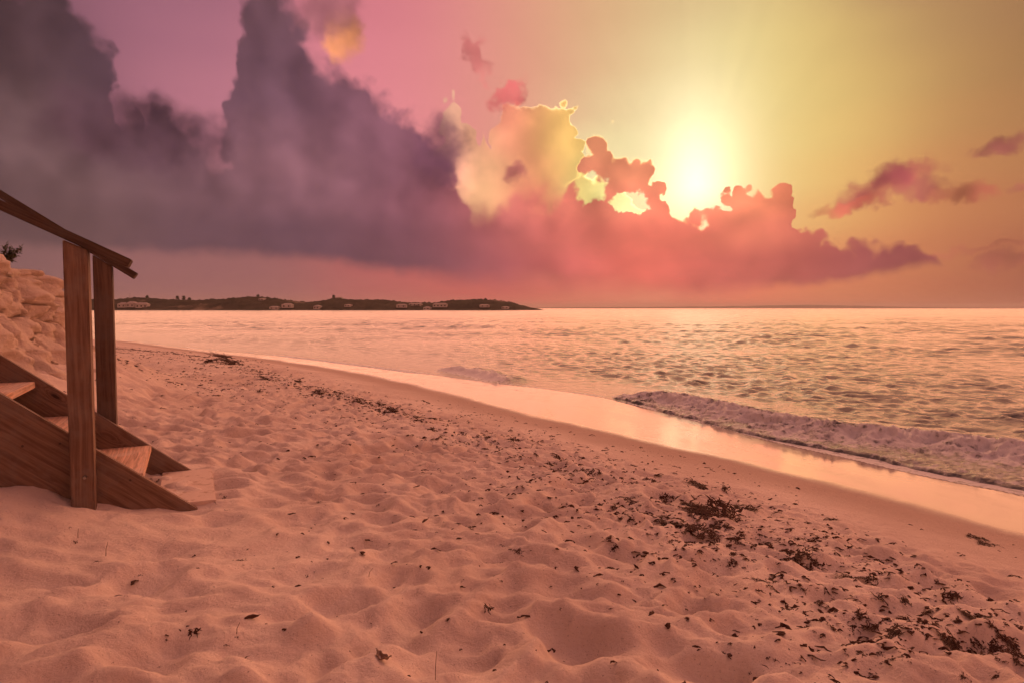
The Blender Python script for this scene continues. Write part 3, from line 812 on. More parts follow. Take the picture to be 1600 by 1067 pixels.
# a second plank fixed flat under the far rail is hidden by the near one; a cross brace ties the posts to the stringers
board('cleat', sf(rn - 0.34, a_near + HW + 0.023, SL * -(rn - 0.34) - 0.40), sf(rn + 0.02, a_near + HW + 0.023, SL * -(rn) - 0.56), UP, 0.03, 0.0005, M_WOOD, stairs) if False else None

# ================================================================== limestone bluff
def mat_rock():
    m, N, b, o = new_mat('eroded_limestone')
    p = objco(N)
    n = N.noise(p, 2.2, 6, 0.62); st = N.noise(p * (0.7, 0.7, 6.0), 1.5, 4, 0.6); f = N.noise(p, 22.0, 5, 0.7)
    pit = N.voronoi(p * (1, 1, 1.6), 9.0, 2, 0.6)
    c = N.mix(n, (0.70, 0.57, 0.47), (0.52, 0.40, 0.32))
    c = N.mix(N.smooth(st, 0.52, 0.72) * 0.3, c, (0.28, 0.19, 0.13))
    c = N.mix(N.smooth(pit, 0.14, 0.02) * 0.75, c, (0.13, 0.085, 0.06))
    h = n * 0.9 + st * 0.25 + f * 0.5 + N.smooth(pit, 0.22, 0.0) * -0.5
    setp(b, N, Base_Color=c, Roughness=0.95, Normal=bump(N, h, 0.9, 0.06))
    b.inputs['Specular IOR Level'].default_value = 0.1
    return m
bc, bs_ = resample(bl_line, 0.05)
tgt = np.gradient(bc, axis=0); tgt /= np.linalg.norm(tgt, axis=1)[:, None]
tgt = np.stack([np.convolve(np.pad(tgt[:, i], 20, mode='edge'), np.ones(41) / 41, 'valid') for i in (0, 1)], -1)
bn = np.stack([tgt[:, 1], -tgt[:, 0]], -1)                           # out towards the sea
yy = bc[:, 1]
top = np.interp(yy, [-4, 0, 4, 6, 7.2, 8.2, 9.0, 9.9, 10.6, 12, 16, 21], [4.8, 3.6, 3.0, 2.66, 2.42, 2.28, 2.18, 2.08, 1.92, 1.75, 1.6, 1.6])  # added stretch behind the camera stands tallest, to block sky light
VV = np.concatenate([np.linspace(0, 1, 90), 1 + np.linspace(0.012, 1, 26)])
S2, V2 = np.meshgrid(bs_, VV, indexing='ij')
base_z = ground(bc[:, 0] + bn[:, 0] * 0.3, bc[:, 1] + bn[:, 1] * 0.3, False) - 0.25
zf = base_z[:, None] + (top - base_z)[:, None] * np.minimum(V2, 1)
zf = zf + 0.10 * fbm(S2 * 0.9, V2 * 0 + 3, 3, 200) * sstep(V2, 0.4, 1.0)
rise = np.minimum(V2, 1)
hgt = zf - base_z[:, None]
led = hgt * 3.6 + 0.6 * fbm(S2 * 0.5, hgt * 0.6, 2, 201)
ledge = (led - np.floor(led)); ledge = ledge ** 2.2
out = -0.42 * rise ** 1.15 + 0.55 * np.exp(-rise * 5.5) + 0.03 * ledge * (1 - sstep(V2, 0.97, 1.02))
out = out + 0.30 * fbm(S2 * 0.75, hgt * 0.8, 3, 202) + 0.09 * (1 - np.abs(fbm(S2 * 1.5, hgt * 2.0, 2, 209)) * 2.2) + 0.13 * fbm(S2 * 2.0, hgt * 2.6, 5, 203) - 0.20 * np.exp(-(fbm(S2 * 1.3 + 5, hgt * 0.9, 3, 206) / 0.045) ** 2) - 0.10 * np.exp(-(fbm(S2 * 0.8 + 9, hgt * 2.4, 3, 207) / 0.04) ** 2) + 0.03 * (1 - np.abs(fbm(S2 * 6, hgt * 8, 3, 204)) * 2)
back = np.maximum(V2 - 1, 0)
out = out - back ** 1.5 * 9.0
zf = zf + back * 0.5 + 0.10 * fbm(S2 * 1.2, back * 8, 3, 205) * sstep(back, 0.0, 0.1)
BX = bc[:, None, 0] + bn[:, None, 0] * out; BY = bc[:, None, 1] + bn[:, None, 1] * out
bluff = link('limestone_bluff', grid_mesh('limestone_bluff', BX, BY, zf), mat_rock())
tag(bluff, 'eroded pale limestone bluff behind the wooden stairs', 'bluff')

# ================================================================== plants
def mat_leaf(name, c0, c1):
    m, N, b, o = new_mat(name)
    oi = N.noise(objco(N), 9.0, 2, 0.5)
    setp(b, N, Base_Color=N.mix(oi, c0, c1), Roughness=0.55)
    return m
M_LEAF = mat_leaf('scrub_leaf', (0.045, 0.060, 0.025), (0.085, 0.090, 0.040))
M_STEM = mat_leaf('woody_stem', (0.10, 0.065, 0.045), (0.15, 0.10, 0.07))
def tube(bm, pts, r0, r1, n=5):
    rings = []
    for i, p in enumerate(pts):
        p = Vector(p); d = (Vector(pts[min(i + 1, len(pts) - 1)]) - Vector(pts[max(i - 1, 0)])).normalized()
        x = d.orthogonal().normalized(); y = d.cross(x); r = r0 + (r1 - r0) * i / (len(pts) - 1)
        rings.append([bm.verts.new(p + x * (r * math.cos(6.283 * k / n)) + y * (r * math.sin(6.283 * k / n))) for k in range(n)])
    for a, b in zip(rings[:-1], rings[1:]):
        for k in range(n): bm.faces.new((a[k], a[(k + 1) % n], b[(k + 1) % n], b[k]))
    bm.faces.new(rings[-1]); bm.faces.new(rings[0][::-1])
def leaf(bm, p, d, up, l, w):
    d = d.normalized(); s = d.cross(up).normalized(); n = s.cross(d)
    v = [bm.verts.new(p), bm.verts.new(p + d * l * 0.45 + s * w * 0.5 + n * 0.12 * l), bm.verts.new(p + d * l * 0.5), bm.verts.new(p + d * l * 0.45 - s * w * 0.5 + n * 0.12 * l), bm.verts.new(p + d * l - n * 0.1 * l)]
    bm.faces.new((v[0], v[1], v[2])); bm.faces.new((v[0], v[2], v[3])); bm.faces.new((v[1], v[4], v[2])); bm.faces.new((v[2], v[4], v[3]))
def shrub(loc, R, H, nst, nleaf, ll, label, seed):
    rnd = random.Random(seed)
    e = empty('coastal_shrub', loc); tag(e, label, 'shrub', 'shrubs on the bluff')
    bs = bmesh.new(); bl = bmesh.new()
    for i in range(nst):
        a = rnd.uniform(0, 6.28); rr = R * rnd.uniform(0.2, 1.0); hh = H * rnd.uniform(0.5, 1.0)
        pts = [Vector((0, 0, -0.1))]
        for j in range(1, 6):
            t = j / 5
            pts.append(Vector((math.cos(a) * rr * t ** 1.3, math.sin(a) * rr * t ** 1.3, hh * t ** 0.85)) + Vector((rnd.uniform(-1, 1), rnd.uniform(-1, 1), rnd.uniform(-1, 1))) * 0.05 * R)
        tube(bs, pts, 0.012, 0.003)
        for j in range(nleaf):
            t = rnd.uniform(0.35, 1.0) * 4.999; k = int(t); q = pts[k].lerp(pts[k + 1], t - k)
            q = q + Vector((rnd.gauss(0, 1), rnd.gauss(0, 1), rnd.gauss(0, 1))) * 0.05 * R
            leaf(bl, q, Vector((rnd.uniform(-1, 1), rnd.uniform(-1, 1), rnd.uniform(-0.3, 1))), Vector((rnd.uniform(-.4, .4), rnd.uniform(-.4, .4), 1)), ll * rnd.uniform(0.6, 1.2), ll * 0.5)
    for nm, b_, mt in (('stem', bs, M_STEM), ('foliage', bl, M_LEAF)):
        me = bpy.data.meshes.new(nm); b_.to_mesh(me); b_.free(); link(nm, me, mt, e)
    return e
def bluff_top(x, y):
    d = (BX - x) ** 2 + (BY - y) ** 2 + (V2 < 1.0) * 0.15
    return float(zf.flat[int(np.argmin(d))])
for (x, y, R, H, ns, nl, ll, lab, sd_) in [
        (-6.02, 8.05, 0.24, 0.34, 18, 34, 0.055, 'small dark leafy shrub on the crest of the pale bluff', 1),
        (-6.12, 7.85, 0.30, 1.30, 18, 30, 0.075, 'taller dark shrub at the left edge above the handrail', 2)]:
    shrub((x, y, bluff_top(x, y) - 0.03), R, H, ns, nl, ll, lab, sd_)

# ================================================================== far headland, houses, island
HZ = 720.0
def mat_scrub():
    m, N, b, o = new_mat('scrub_covered_land')
    p = objco(N)
    c = N.mix(N.smooth(N.noise(p, 0.05, 5, 0.65), 0.35, 0.65), (0.026, 0.024, 0.016), (0.058, 0.048, 0.030))
    c = N.mix(N.smooth(N.noise(p, 0.022, 4, 0.6), 0.60, 0.72), c, (0.20, 0.16, 0.11))
    setp(b, N, Base_Color=c, Roughness=0.95); b.inputs['Specular IOR Level'].default_value = 0.05
    return m
M_SCRUB = mat_scrub()
prof = [(-900, 455), (-500, 458), (-200, 464), (100, 468), (176, 470), (230, 467), (265, 470), (304, 471), (335, 470), (405, 467), (440, 471), (484, 474), (505, 472), (523, 467.5), (554, 471), (597, 470.5), (632, 474), (676, 475), (702, 471), (740, 470), (772, 470), (800, 474), (812, 478), (828, 481.6), (840, 483.2), (848, 484.9)]
us = np.arange(-900, 848.5, 1.5)
ph = np.interp(us, [p[0] for p in prof], [p[1] for p in prof])
crest_h = np.maximum((482.3 - ph) / FPX * HZ + CAM_Z, 0.0)
RV = np.concatenate([np.linspace(-0.05, 1, 26), np.linspace(1.1, 2.2, 12)])
U2, R2 = np.meshgrid(us, RV, indexing='ij')
shp = np.where(R2 < 1, np.sin(np.clip(R2, -0.05, 1) * math.pi / 2), np.cos(np.clip(R2 - 1, 0, 1.2) * math.pi / 2))
HYd = HZ - 70 * (1 - R2) + 10 * fbm(U2 * 0.02, R2 * 0 + 1, 3, 300)
HX = (U2 - 800) / FPX * HZ * (0.9 + 0.1 * HYd / HZ)
hn_ = fbm(HX * 0.035, HYd * 0.06, 3, 301)
lumps = np.abs(fbm(HX * 0.20, HYd * 0.20, 3, 302))
HZZ = crest_h[:, None] * shp * (1 + 0.35 * hn_ * np.sin(np.clip(R2, 0, 2) * math.pi / 2 * 1.0) * (R2 < 0.95)) + 2.4 * lumps * sstep(shp, 0.12, 0.3) * sstep(crest_h, 1, 6)[:, None] - 0.6 * (R2 < 0)
HZZ = np.where(R2 > 2.0, -1.0, HZZ)
head = link('headland_hill', grid_mesh('headland_hill', HX, HYd, HZZ), M_SCRUB)
tag(head, 'dark scrub covered headland across the bay', kind='structure')
def headz(x, y):
    return float(HZZ.flat[int(np.argmin((HX - x) ** 2 + (HYd - y) ** 2))])

def mat_plain(name, c, rough=0.8):
    m, N, b, o = new_mat(name)
    n = N.noise(objco(N), 0.8, 4, 0.6)
    setp(b, N, Base_Color=N.mix(n, tuple(x * 0.86 for x in c), c), Roughness=rough)
    return m
M_WALL = mat_plain('white_render', (0.50, 0.46, 0.43)); M_ROOF = mat_plain('pale_roof', (0.40, 0.34, 0.31)); M_GLASS = mat_plain('dark_window', (0.05, 0.05, 0.06), 0.2)
def pxm(px): return px / FPX * HZ
house_meshes = {}
def box_me(name, w, d, h, z0=0.0):
    bm = bmesh.new(); bmesh.ops.create_cube(bm, size=1, matrix=Matrix.Translation((0, 0, z0 + h / 2)) @ Matrix.Diagonal((w, d, h, 1)))
    me = bpy.data.meshes.new(name); bm.to_mesh(me); bm.free(); return me
def roof_me(w, d, h, hip):
    me = bpy.data.meshes.new('roof'); a, b = w / 2 + 0.4, d / 2 + 0.4; k = a - hip
    me.from_pydata([(-a, -b, 0), (a, -b, 0), (a, b, 0), (-a, b, 0), (-k, 0, h), (k, 0, h)], [], [(0, 1, 5, 4), (2, 3, 4, 5), (1, 2, 5), (3, 0, 4), (3, 2, 1, 0)]); return me
def house(u, v_base, wpx, hpx, label, group=None, rz=0.0, roof=True):
    d = ray(u, min(v_base, 484.3)); y = HZ - 60 if v_base > 482 else HZ - 62 + (482 - v_base) * 5.5
    x = (u - 800) / FPX * y
    z = max(headz(x, y), 0.3) - 0.3
    w, h = pxm(wpx), pxm(hpx) * 0.75
    e = empty('far_house', (x, y, z), rz); tag(e, label, 'house', group)
    link('wall', box_me('wall', w, 7.0, h + 0.3, -0.3), M_WALL, e)
    r = link('roof', roof_me(w, 7.0, pxm(hpx) * 0.42, 2.2), M_ROOF, e); r.location.z = h
    n = max(2, int(w / 3.2))
    for k in range(n):
        wn_ = link('window', box_me('window', 1.3, 0.08, min(1.4, h * 0.5)), M_GLASS, e); wn_.location = (-w / 2 + (k + 0.5) * w / n, -3.54, h * 0.28)
    return e
GRP = 'tiny houses across the bay'
for args in [
    (194, 484, 12, 6, 'pale waterside house across the bay nearest the far stair post'),
    (208, 484, 13, 7, 'broad white waterside house, second from the stair post across the bay'),
    (224, 484, 16, 6.5, 'long white waterside building third from the stair post across the bay'),
    (411, 474, 8, 3, 'tiny pale house high on the headland left of its middle'),
    (430, 483, 13, 4, 'low pale shore house on the headland left of the tallest white one'),
    (450, 482.5, 14, 5.5, 'brightest white shore house at the middle of the headland'),
    (497, 482, 8, 5, 'narrow pale shore house just left of the rounded middle hill'),
    (531, 472, 9, 3.2, 'small pale house near the top of the rounded middle hill'),
    (545, 481, 8, 3, 'small pale house low under the rounded middle hill'),
    (628, 483, 14, 4.2, 'wide pale shore house right of the rounded middle hill'),
    (650, 478, 18, 3.6, 'long pale block on the saddle of the headland'),
    (668, 482, 9, 4.4, 'pale shore house below the long block on the saddle'),
    (688, 481, 20, 5, 'long white shore building at the foot of the right hill'),
    (757, 483, 14, 3.6, 'low pale house on the shore under the right hill'),
    (790, 482.6, 10, 3, 'small pale house near the low right tip of the headland')]:
    house(*args, group=GRP, rz=random.uniform(-0.25, 0.25))
# trees breaking the skyline of the headland
def far_tree(u, hpx, label, seed):
    rnd = random.Random(seed); i = int((u + 900) / 1.5); y = HZ - 2; x = (u - 800) / FPX * y
    z = headz(x, y) - 0.6; H = pxm(hpx)
    e = empty('far_tree', (x, y, z)); tag(e, label, 'tree', 'trees on the headland skyline')
    bm = bmesh.new(); tube(bm, [(0, 0, 0), (0.1, 0, H * 0.3), (0, 0, H * 0.7)], 0.25, 0.1)
    me = bpy.data.meshes.new('trunk'); bm.to_mesh(me); bm.free(); link('trunk', me, M_STEM, e)
    bl = bmesh.new()
    for k in range(150):
        a = rnd.uniform(0, 6.28); t = rnd.uniform(0.25, 1.0); rr = H * 0.42 * math.sqrt(rnd.random()) * (1.15 - t * 0.8)
        leaf(bl, Vector((math.cos(a) * rr, math.sin(a) * rr, H * t)), Vector((rnd.uniform(-1, 1), rnd.uniform(-1, 1), rnd.uniform(-.3, 1))), Vector((rnd.uniform(-1, 1), 0.2, 1)), 1.5, 1.1)
    me = bpy.data.meshes.new('crown'); bl.to_mesh(me); bl.free(); link('crown', me, M_LEAF, e)
for u, hp, lab in [(278, 6, 'leftmost of the close trees on the headland skyline'), (288, 7.5, 'tallest of the close trees on the headland skyline'), (297, 5, 'rightmost of the close trees on the headland skyline'),
                   (231, 4, 'lone low tree on the first rise of the headland'), (404, 4, 'low tree on the headland rise above the tiny pale house'), (522, 3.5, 'low tree crowning the rounded middle hill')]:
    far_tree(u, hp, lab, int(u))
def pole(u, v0, v1, label):
    y = HZ - 20; x = (u - 800) / FPX * y; z = headz(x, y) - 0.5; h = (482 - v1) / FPX * y + CAM_Z - z
    bm = bmesh.new(); tube(bm, [(0, 0, 0), (0, 0, h * 0.5), (0, 0, h)], 0.16, 0.09, 6); tube(bm, [(-0.9, 0, h * 0.93), (0.9, 0, h * 0.93)], 0.07, 0.07, 4)
    me = bpy.data.meshes.new('utility_pole'); bm.to_mesh(me); bm.free(); o = link('utility_pole', me, M_STEM); o.location = (x, y, z); tag(o, label, 'pole', 'thin poles on the headland')
pole(179, 466, 443, 'tall thin pole on the headland close beside the far stair post'); pole(204, 466, 459, 'short thin pole on the headland right of the tall one')

IY = 9000.0
iu = np.arange(820, 1760, 3.0)
ih = np.interp(iu, [820, 860, 960, 1080, 1150, 1210, 1260, 1320, 1400, 1480, 1600, 1760], [0.3, 1.6, 2.0, 2.6, 3.4, 4.6, 5.4, 4.4, 2.6, 1.7, 1.1, 0.6]) + 0.25 * fbm(iu * 0.05, iu * 0 + 2, 3, 310)
IR = np.array([0, 0.35, 0.7, 1, 1.4, 2.0]); ish = np.array([0, 0.55, 0.85, 1, 0.6, -0.02])
IX, IRR = np.meshgrid((iu - 800) / FPX * IY, IR, indexing='ij')
IYY = IY + IRR * 500 - 500
IZ = np.maximum(ih, 0.1)[:, None] / FPX * IY * ish[None, :] * (1 + 0.12 * fbm(IX * 0.004, IYY * 0.004, 3, 311)) - 0.3
isl = link('distant_island_hills', grid_mesh('distant_island_hills', IX, IYY, IZ), M_SCRUB)
tag(isl, 'low hazy island on the horizon to the right', kind='structure')

# ================================================================== sea air
if HAZE > 0:
    me = bpy.data.meshes.new('haze'); bm = bmesh.new()
    bmesh.ops.create_cube(bm, size=1, matrix=Matrix.Translation((0, 0, 28)) @ Matrix.Diagonal((23800, 23800, 66, 1))); bm.to_mesh(me); bm.free()
    hm = bpy.data.materials.new('sea_haze'); hm.use_nodes = True; t_ = hm.node_tree; t_.nodes.clear()
    pv = t_.nodes.new('ShaderNodeVolumePrincipled'); pv.inputs['Color'].default_value = (0.86, 0.84, 0.82, 1); pv.inputs['Density'].default_value = HAZE; pv.inputs['Anisotropy'].default_value = 0.3
    ot = t_.nodes.new('ShaderNodeOutputMaterial'); t_.links.new(pv.outputs[0], ot.inputs['Volume'])
    hz_ = link('haze', me, hm); tag(hz_, 'thin warm sea haze', kind='stuff')

# ================================================================== seaweed and litter on the sand
def mat_weed():
    m, N, b, o = new_mat('dried_seaweed')
    p = objco(N); oi = N.node('ShaderNodeObjectInfo')
    n = N.noise(p, 3.0, 3, 0.6)
    c = N.mix(n, (0.040, 0.018, 0.012), (0.110, 0.045, 0.026))
    c = N.mix(S(N, oi.outputs['Random']) * 0.35, c, (0.05, 0.035, 0.02))
    setp(b, N, Base_Color=c, Roughness=0.8); b.inputs['Specular IOR Level'].default_value = 0.2
    return m
M_WEED = mat_weed()
def strand(bm, rnd, p, a, L, w, lift, nseg=5, curl=0.7):
    """one flat curling blade of weed"""
    prev = None; z = p.z
    for i in range(nseg + 1):
        t = i / nseg; ww = w * (1 - 0.75 * abs(t - 0.4) * 1.4) * rnd.uniform(0.7, 1.2)
        s = Vector((-math.sin(a), math.cos(a), rnd.uniform(-0.5, 0.5)))
        zz = z + lift * math.sin(t * math.pi) * rnd.uniform(0.5, 1.2)
        q = Vector((p.x, p.y, zz))
        a1, b1, c1 = bm.verts.new(q + s * ww), bm.verts.new(q - s * ww), bm.verts.new(q + Vector((0, 0, ww * 0.55)))
        if prev:
            bm.faces.new((prev[0], a1, c1, prev[2])); bm.faces.new((prev[2], c1, b1, prev[1])); bm.faces.new((prev[1], b1, a1, prev[0]))
        prev = (a1, b1, c1)
        p = p + Vector((math.cos(a), math.sin(a), 0)) * (L / nseg); a += rnd.gauss(0, curl)
def clump_mesh(seed, n, flat):
    """unit tangle: about one across, strands piled over one another"""
    rnd = random.Random(seed); bm = bmesh.new()
    blobs = [(0.0, 0.0)]
    for _ in range(0 if n < 15 else n // 10):                # a drifting chain of small heaps that touch
        q = rnd.choice(blobs); t_ = rnd.uniform(0, 6.28); blobs.append((q[0] + 0.42 * math.cos(t_), q[1] + 0.30 * math.sin(t_)))
    for i in range(n):
        bx_, by_ = rnd.choice(blobs)
        p = Vector((bx_ + rnd.gauss(0, 0.15 if n > 15 else 0.10), by_ + rnd.gauss(0, 0.13 if n > 15 else 0.08), rnd.uniform(0.0, flat)))
        strand(bm, rnd, p, rnd.gauss(0, 0.9) + (math.pi if rnd.random() < 0.5 else 0), rnd.uniform(0.2, 0.7), rnd.uniform(0.03, 0.08) if n < 50 else rnd.uniform(0.022, 0.06), rnd.uniform(0.02, flat * 1.2), 4)
    me = bpy.data.meshes.new('seaweed_clump'); bm.to_mesh(me); bm.free(); me.materials.append(M_WEED)
    return me
BIG = [clump_mesh(100 + i, 95, 0.30) for i in range(8)]
MED = [clump_mesh(200 + i, 34, 0.30) for i in range(10)]
SML = [clump_mesh(300 + i, 11, 0.34) for i in range(12)]

def ground_at(u, v):
    """where the view through a pixel meets the sand"""
    d = ray(u, v); t = None; o = Vector((0, 0, CAM_Z))
    ts = np.geomspace(1.5, 60, 260); xs, ys, zs = d.x * ts, d.y * ts, CAM_Z + d.z * ts
    g = ground_fast(xs, ys); k = np.argmax(zs < g)
    lo, hi = ts[max(k - 1, 0)], ts[k]
    ts = np.linspace(lo, hi, 40); g = ground_fast(d.x * ts, d.y * ts); zs = CAM_Z + d.z * ts; k = np.argmax(zs < g)
    t = ts[k]
    return Vector((d.x * t, d.y * t, g[k]))
def lay(o, p, size, rnd, flatten=1.0):
    e = 0.04
    zx = gz(p.x + e, p.y) - gz(p.x - e, p.y); zy = gz(p.x, p.y + e) - gz(p.x, p.y - e)
    nrm = Vector((-zx / (2 * e), -zy / (2 * e), 1)).normalized()
    q = Vector((0, 0, 1)).rotation_difference(nrm)
    from mathutils import Quaternion
    # tangles drift out along the beach
    q = q @ Quaternion((0, 0, 1), rnd.gauss(rad(-8), 0.5) + (math.pi if rnd.random() < 0.5 else 0))
    o.rotation_mode = 'QUATERNION'; o.rotation_quaternion = q
    o.location = (p.x, p.y, p.z - 0.004); o.scale = (size, size * rnd.uniform(0.8, 1.25), size * flatten)
clumps = [(1087,794,27),(1106,803,32),(1125,797,22),(1162,794,16),(1177,797,11),(1069,822,27),(1083,829,22),(1112,822,20),(1130,822,13),(1031,812,13),(987,809,8),(972,808,7),(956,790,10),(975,780,13),(997,783,7),(1066,773,9),(1044,775,9),(1090,758,17),(1131,766,9),(994,756,9),(1019,751,9),(1031,742,7),(909,737,9),(925,739,11),(856,726,10),(869,712,10),
 (947,842,8),(962,851,8),(1028,837,9),(1047,844,8),(1153,848,11),(1172,850,15),(1194,851,11),(1234,872,19),(1247,880,13),(1266,878,11),(1162,872,8),(1140,880,8),(1187,906,10),(1209,904,13),(1203,916,9),(1262,944,15),(1287,945,11),(1187,939,6),(997,919,5),(1005,933,5),(959,944,6),(920,895,5),(972,906,4),(875,951,5),(1075,900,5),(1125,922,5),(1181,966,5),(1217,800,7),(1253,841,7),(1275,837,6),(1259,816,9),(1294,811,9),
 (1331,901,15),(1359,903,11),(1409,939,11),(1480,932,11),(1500,951,15),(1528,962,15),(1547,962,13),(1459,953,11),(1330,981,10),(1375,998,13),(1403,984,15),(1375,973,13),(1347,961,9),(1412,964,9),(1444,989,8),(1487,1000,19),(1497,1014,21),(1512,1017,13),(1544,1004,13),(1566,993,15),(1587,1010,15),(1559,1026,13),(1587,1029,17),(1506,1056,8),(1556,1053,9),(1259,921,7),(1291,922,7),(1233,998,5),(1200,1026,6),(1131,1020,6),(1173,1050,5),(1140,1004,5),(1247,982,5),(1272,985,5),(1300,979,9),(1340,1015,7),(1400,1028,9),(1422,1029,7),(1325,1021,5),(1375,1035,4),(1362,876,9),(1328,854,9),(1519,839,11),(1547,851,13),(1581,900,7),(1462,907,7),(1509,914,6),
 (346,558,14),(366,571,15),(329,565,12),(421,594,10),(463,596,8),(406,611,6),(500,615,7),(525,613,9),(559,629,13),(597,635,10),(616,644,10),(669,654,13),(648,656,8),(676,669,8),(289,658,4),(308,613,4),(299,635,4),(394,638,3),(308,696,3),(351,776,5),(592,788,5),(499,784,5),
 (381,874,8),(492,892,5),(505,903,4),(551,857,6),(735,824,7),(613,816,4),(785,851,5),(810,862,7),(760,950,10),(723,955,4),(781,906,6),(750,899,3),(547,966,4),(477,943,4),(545,1015,5),(585,1043,3),(817,988,4),(847,1056,5),(369,995,5),(337,942,4),(108,823,4),(115,846,7),(158,877,7),(60,863,3),(219,898,4),(260,999,4),(762,685,10),(802,687,9),(721,676,5),(240,790,5),(236,748,4),(247,750,5),(345,771,4),(336,785,4),(352,797,4)]
named = {(1106,803): 'biggest dark seaweed tangle in the thickest patch below the wet sand', (1087,794): 'seaweed tangle at the upper left of the thickest weed patch', (1069,822): 'seaweed tangle at the lower left of the thickest weed patch',
 (1234,872): 'long dark seaweed heap in a hollow right of the thickest patch', (1497,1014): 'broad black seaweed mat near the lower right corner', (1487,1000): 'black seaweed strip just above the mat near the lower right corner', (1587,1029): 'black seaweed heap cut by the right edge near the bottom',
 (760,950): 'lone round seaweed knot on the bare sand of the middle foreground', (381,874): 'lone dark oblong weed scrap right below the foot of the stairs', (158,877): 'dark weed scrap on the smooth sand below the near stair post', (115,846): 'curled brown weed knot just below the near stair post',
 (366,571): 'far seaweed streak where the weed line nears the water', (669,654): 'flat seaweed streak at the middle of the weed line', (1500,951): 'ragged seaweed heap above the black mat at lower right', (735,824): 'branching weed knot on trampled sand at the centre of the beach'}
rnd = random.Random(5)
weed_line = [(200, 545), (330, 560), (400, 580), (470, 605), (560, 625), (660, 655), (760, 685), (830, 705), (900, 735), (1000, 765), (1100, 805), (1200, 850), (1250, 875), (1330, 905), (1480, 955), (1590, 1010)]
wl = [tuple(ground_at(u, v))[:2] for u, v in weed_line]
n_ind = 0
def put_clump(p, r_m, label, group, big):
    global n_ind
    pool = BIG if big >= 13 else (MED if big >= 7 else SML)
    o = bpy.data.objects.new('seaweed_clump', rnd.choice(pool)); COL.objects.link(o)
    lay(o, p, r_m, rnd, 0.17 if big >= 13 else 0.32 if big >= 7 else 0.42)
    tag(o, label, 'seaweed', group); n_ind += 1
    return o
ORD = ['first', 'second', 'third', 'fourth', 'fifth', 'sixth', 'seventh', 'eighth', 'ninth', 'tenth', 'eleventh', 'twelfth', 'thirteenth', 'fourteenth', 'fifteenth', 'sixteenth', 'seventeenth', 'eighteenth', 'nineteenth', 'twentieth', 'twenty-first', 'twenty-second', 'twenty-third', 'twenty-fourth', 'twenty-fifth', 'twenty-sixth', 'twenty-seventh', 'twenty-eighth']
ZONES = [(lambda u, v: v < 705 and u < 850, 'scrap from the left in the far weed line near the water', 'seaweed on the far weed line'),
         (lambda u, v: u < 400, 'scrap from the left on the sand in front of the stairs', 'weed scraps by the stairs'),
         (lambda u, v: u < 840, 'scrap from the left on the trampled middle foreground sand', 'weed scraps on the middle foreground'),
         (lambda u, v: u < 1020 and v < 870, 'clump from the left in the row before the thickest patch', 'seaweed left of the thickest patch'),
         (lambda u, v: u < 1185 and v < 835, 'clump from the left within the thickest weed patch', 'seaweed in the thickest patch'),
         (lambda u, v: u < 1300 and 835 <= v < 925, 'clump from the left in the row below the thickest patch', 'seaweed below the thickest patch'),
         (lambda u, v: v < 885, 'clump from the left between weed belt and wet sand', 'seaweed near the wet sand'),
         (lambda u, v: u < 1300, 'scrap from the left on the lower sand under the weed belt', 'weed scraps under the belt'),
         (lambda u, v: u < 1440, 'clump from the left left of the lower right corner', 'seaweed before the lower right corner'),
         (lambda u, v: True, 'clump from the left in the patch at the lower right corner', 'seaweed at the lower right corner')]
place = {}
for zi in range(len(ZONES)): place[zi] = sorted([c for c in clumps if next(i for i, z in enumerate(ZONES) if z[0](c[0], c[1])) == zi])
def zone(u, v, r):
    zi = next(i for i, z in enumerate(ZONES) if z[0](u, v))
    k = place[zi].index((u, v, r))
    return ('large dark ' if r >= 13 else 'dark ' if r >= 7 else 'small dark ') + 'seaweed, ' + ORD[k] + ' ' + ZONES[zi][1], ZONES[zi][2]
for (u, v, r) in clumps:
    p = ground_at(u, v); dist = (p - Vector((0, 0, CAM_Z))).length
    lab, grp = zone(u, v, r)
    if (u, v) in named: lab = named[(u, v)]
    put_clump(p, ((1.5 if r < 13 else 1.25) + 0.03 * dist) * r * dist / FPX, lab, grp, r)
# more scraps, thinning away from the weed line
wl_a = np.array(wl)
while n_ind < 299:
    if rnd.random() < 0.86:
        k = rnd.uniform(0, len(wl) - 1.001); i = int(k); f = k - i
        x = wl[i][0] * (1 - f) + wl[i + 1][0] * f; y = wl[i][1] * (1 - f) + wl[i + 1][1] * f
        off = rnd.gauss(-0.15, 0.55); x += off * 0.85; y += off * 0.5
    else:
        x = rnd.uniform(-3.4, 1.5); y = rnd.uniform(2.3, 9.0)
    if abs(x) > 0.74 * y or y < 2.2: continue
    d, _ = polydist(np.array([x]), np.array([y]), wetedge)
    if d[0] < 0.45: continue
    if -2.9 < x < -1.5 and 3.2 < y < 4.9: continue
    s = (0.016 + 0.05 * rnd.random() ** 2) * (1 + 0.03 * y)
    lab, grp = (('small dark seaweed scrap in or beside the thick belt at right', 'small scraps by the thick belt') if x > 0.2 and d[0] < 3.6 else ('small dark weed scrap scattered on the trampled foreground sand', 'weed scraps on the foreground sand') if y < 7.5 else ('tiny seaweed scrap on the far sand beyond the stairs', 'tiny scraps on the far sand'))
    put_clump(Vector((x, y, gz(x, y))), s, lab, grp, 5)
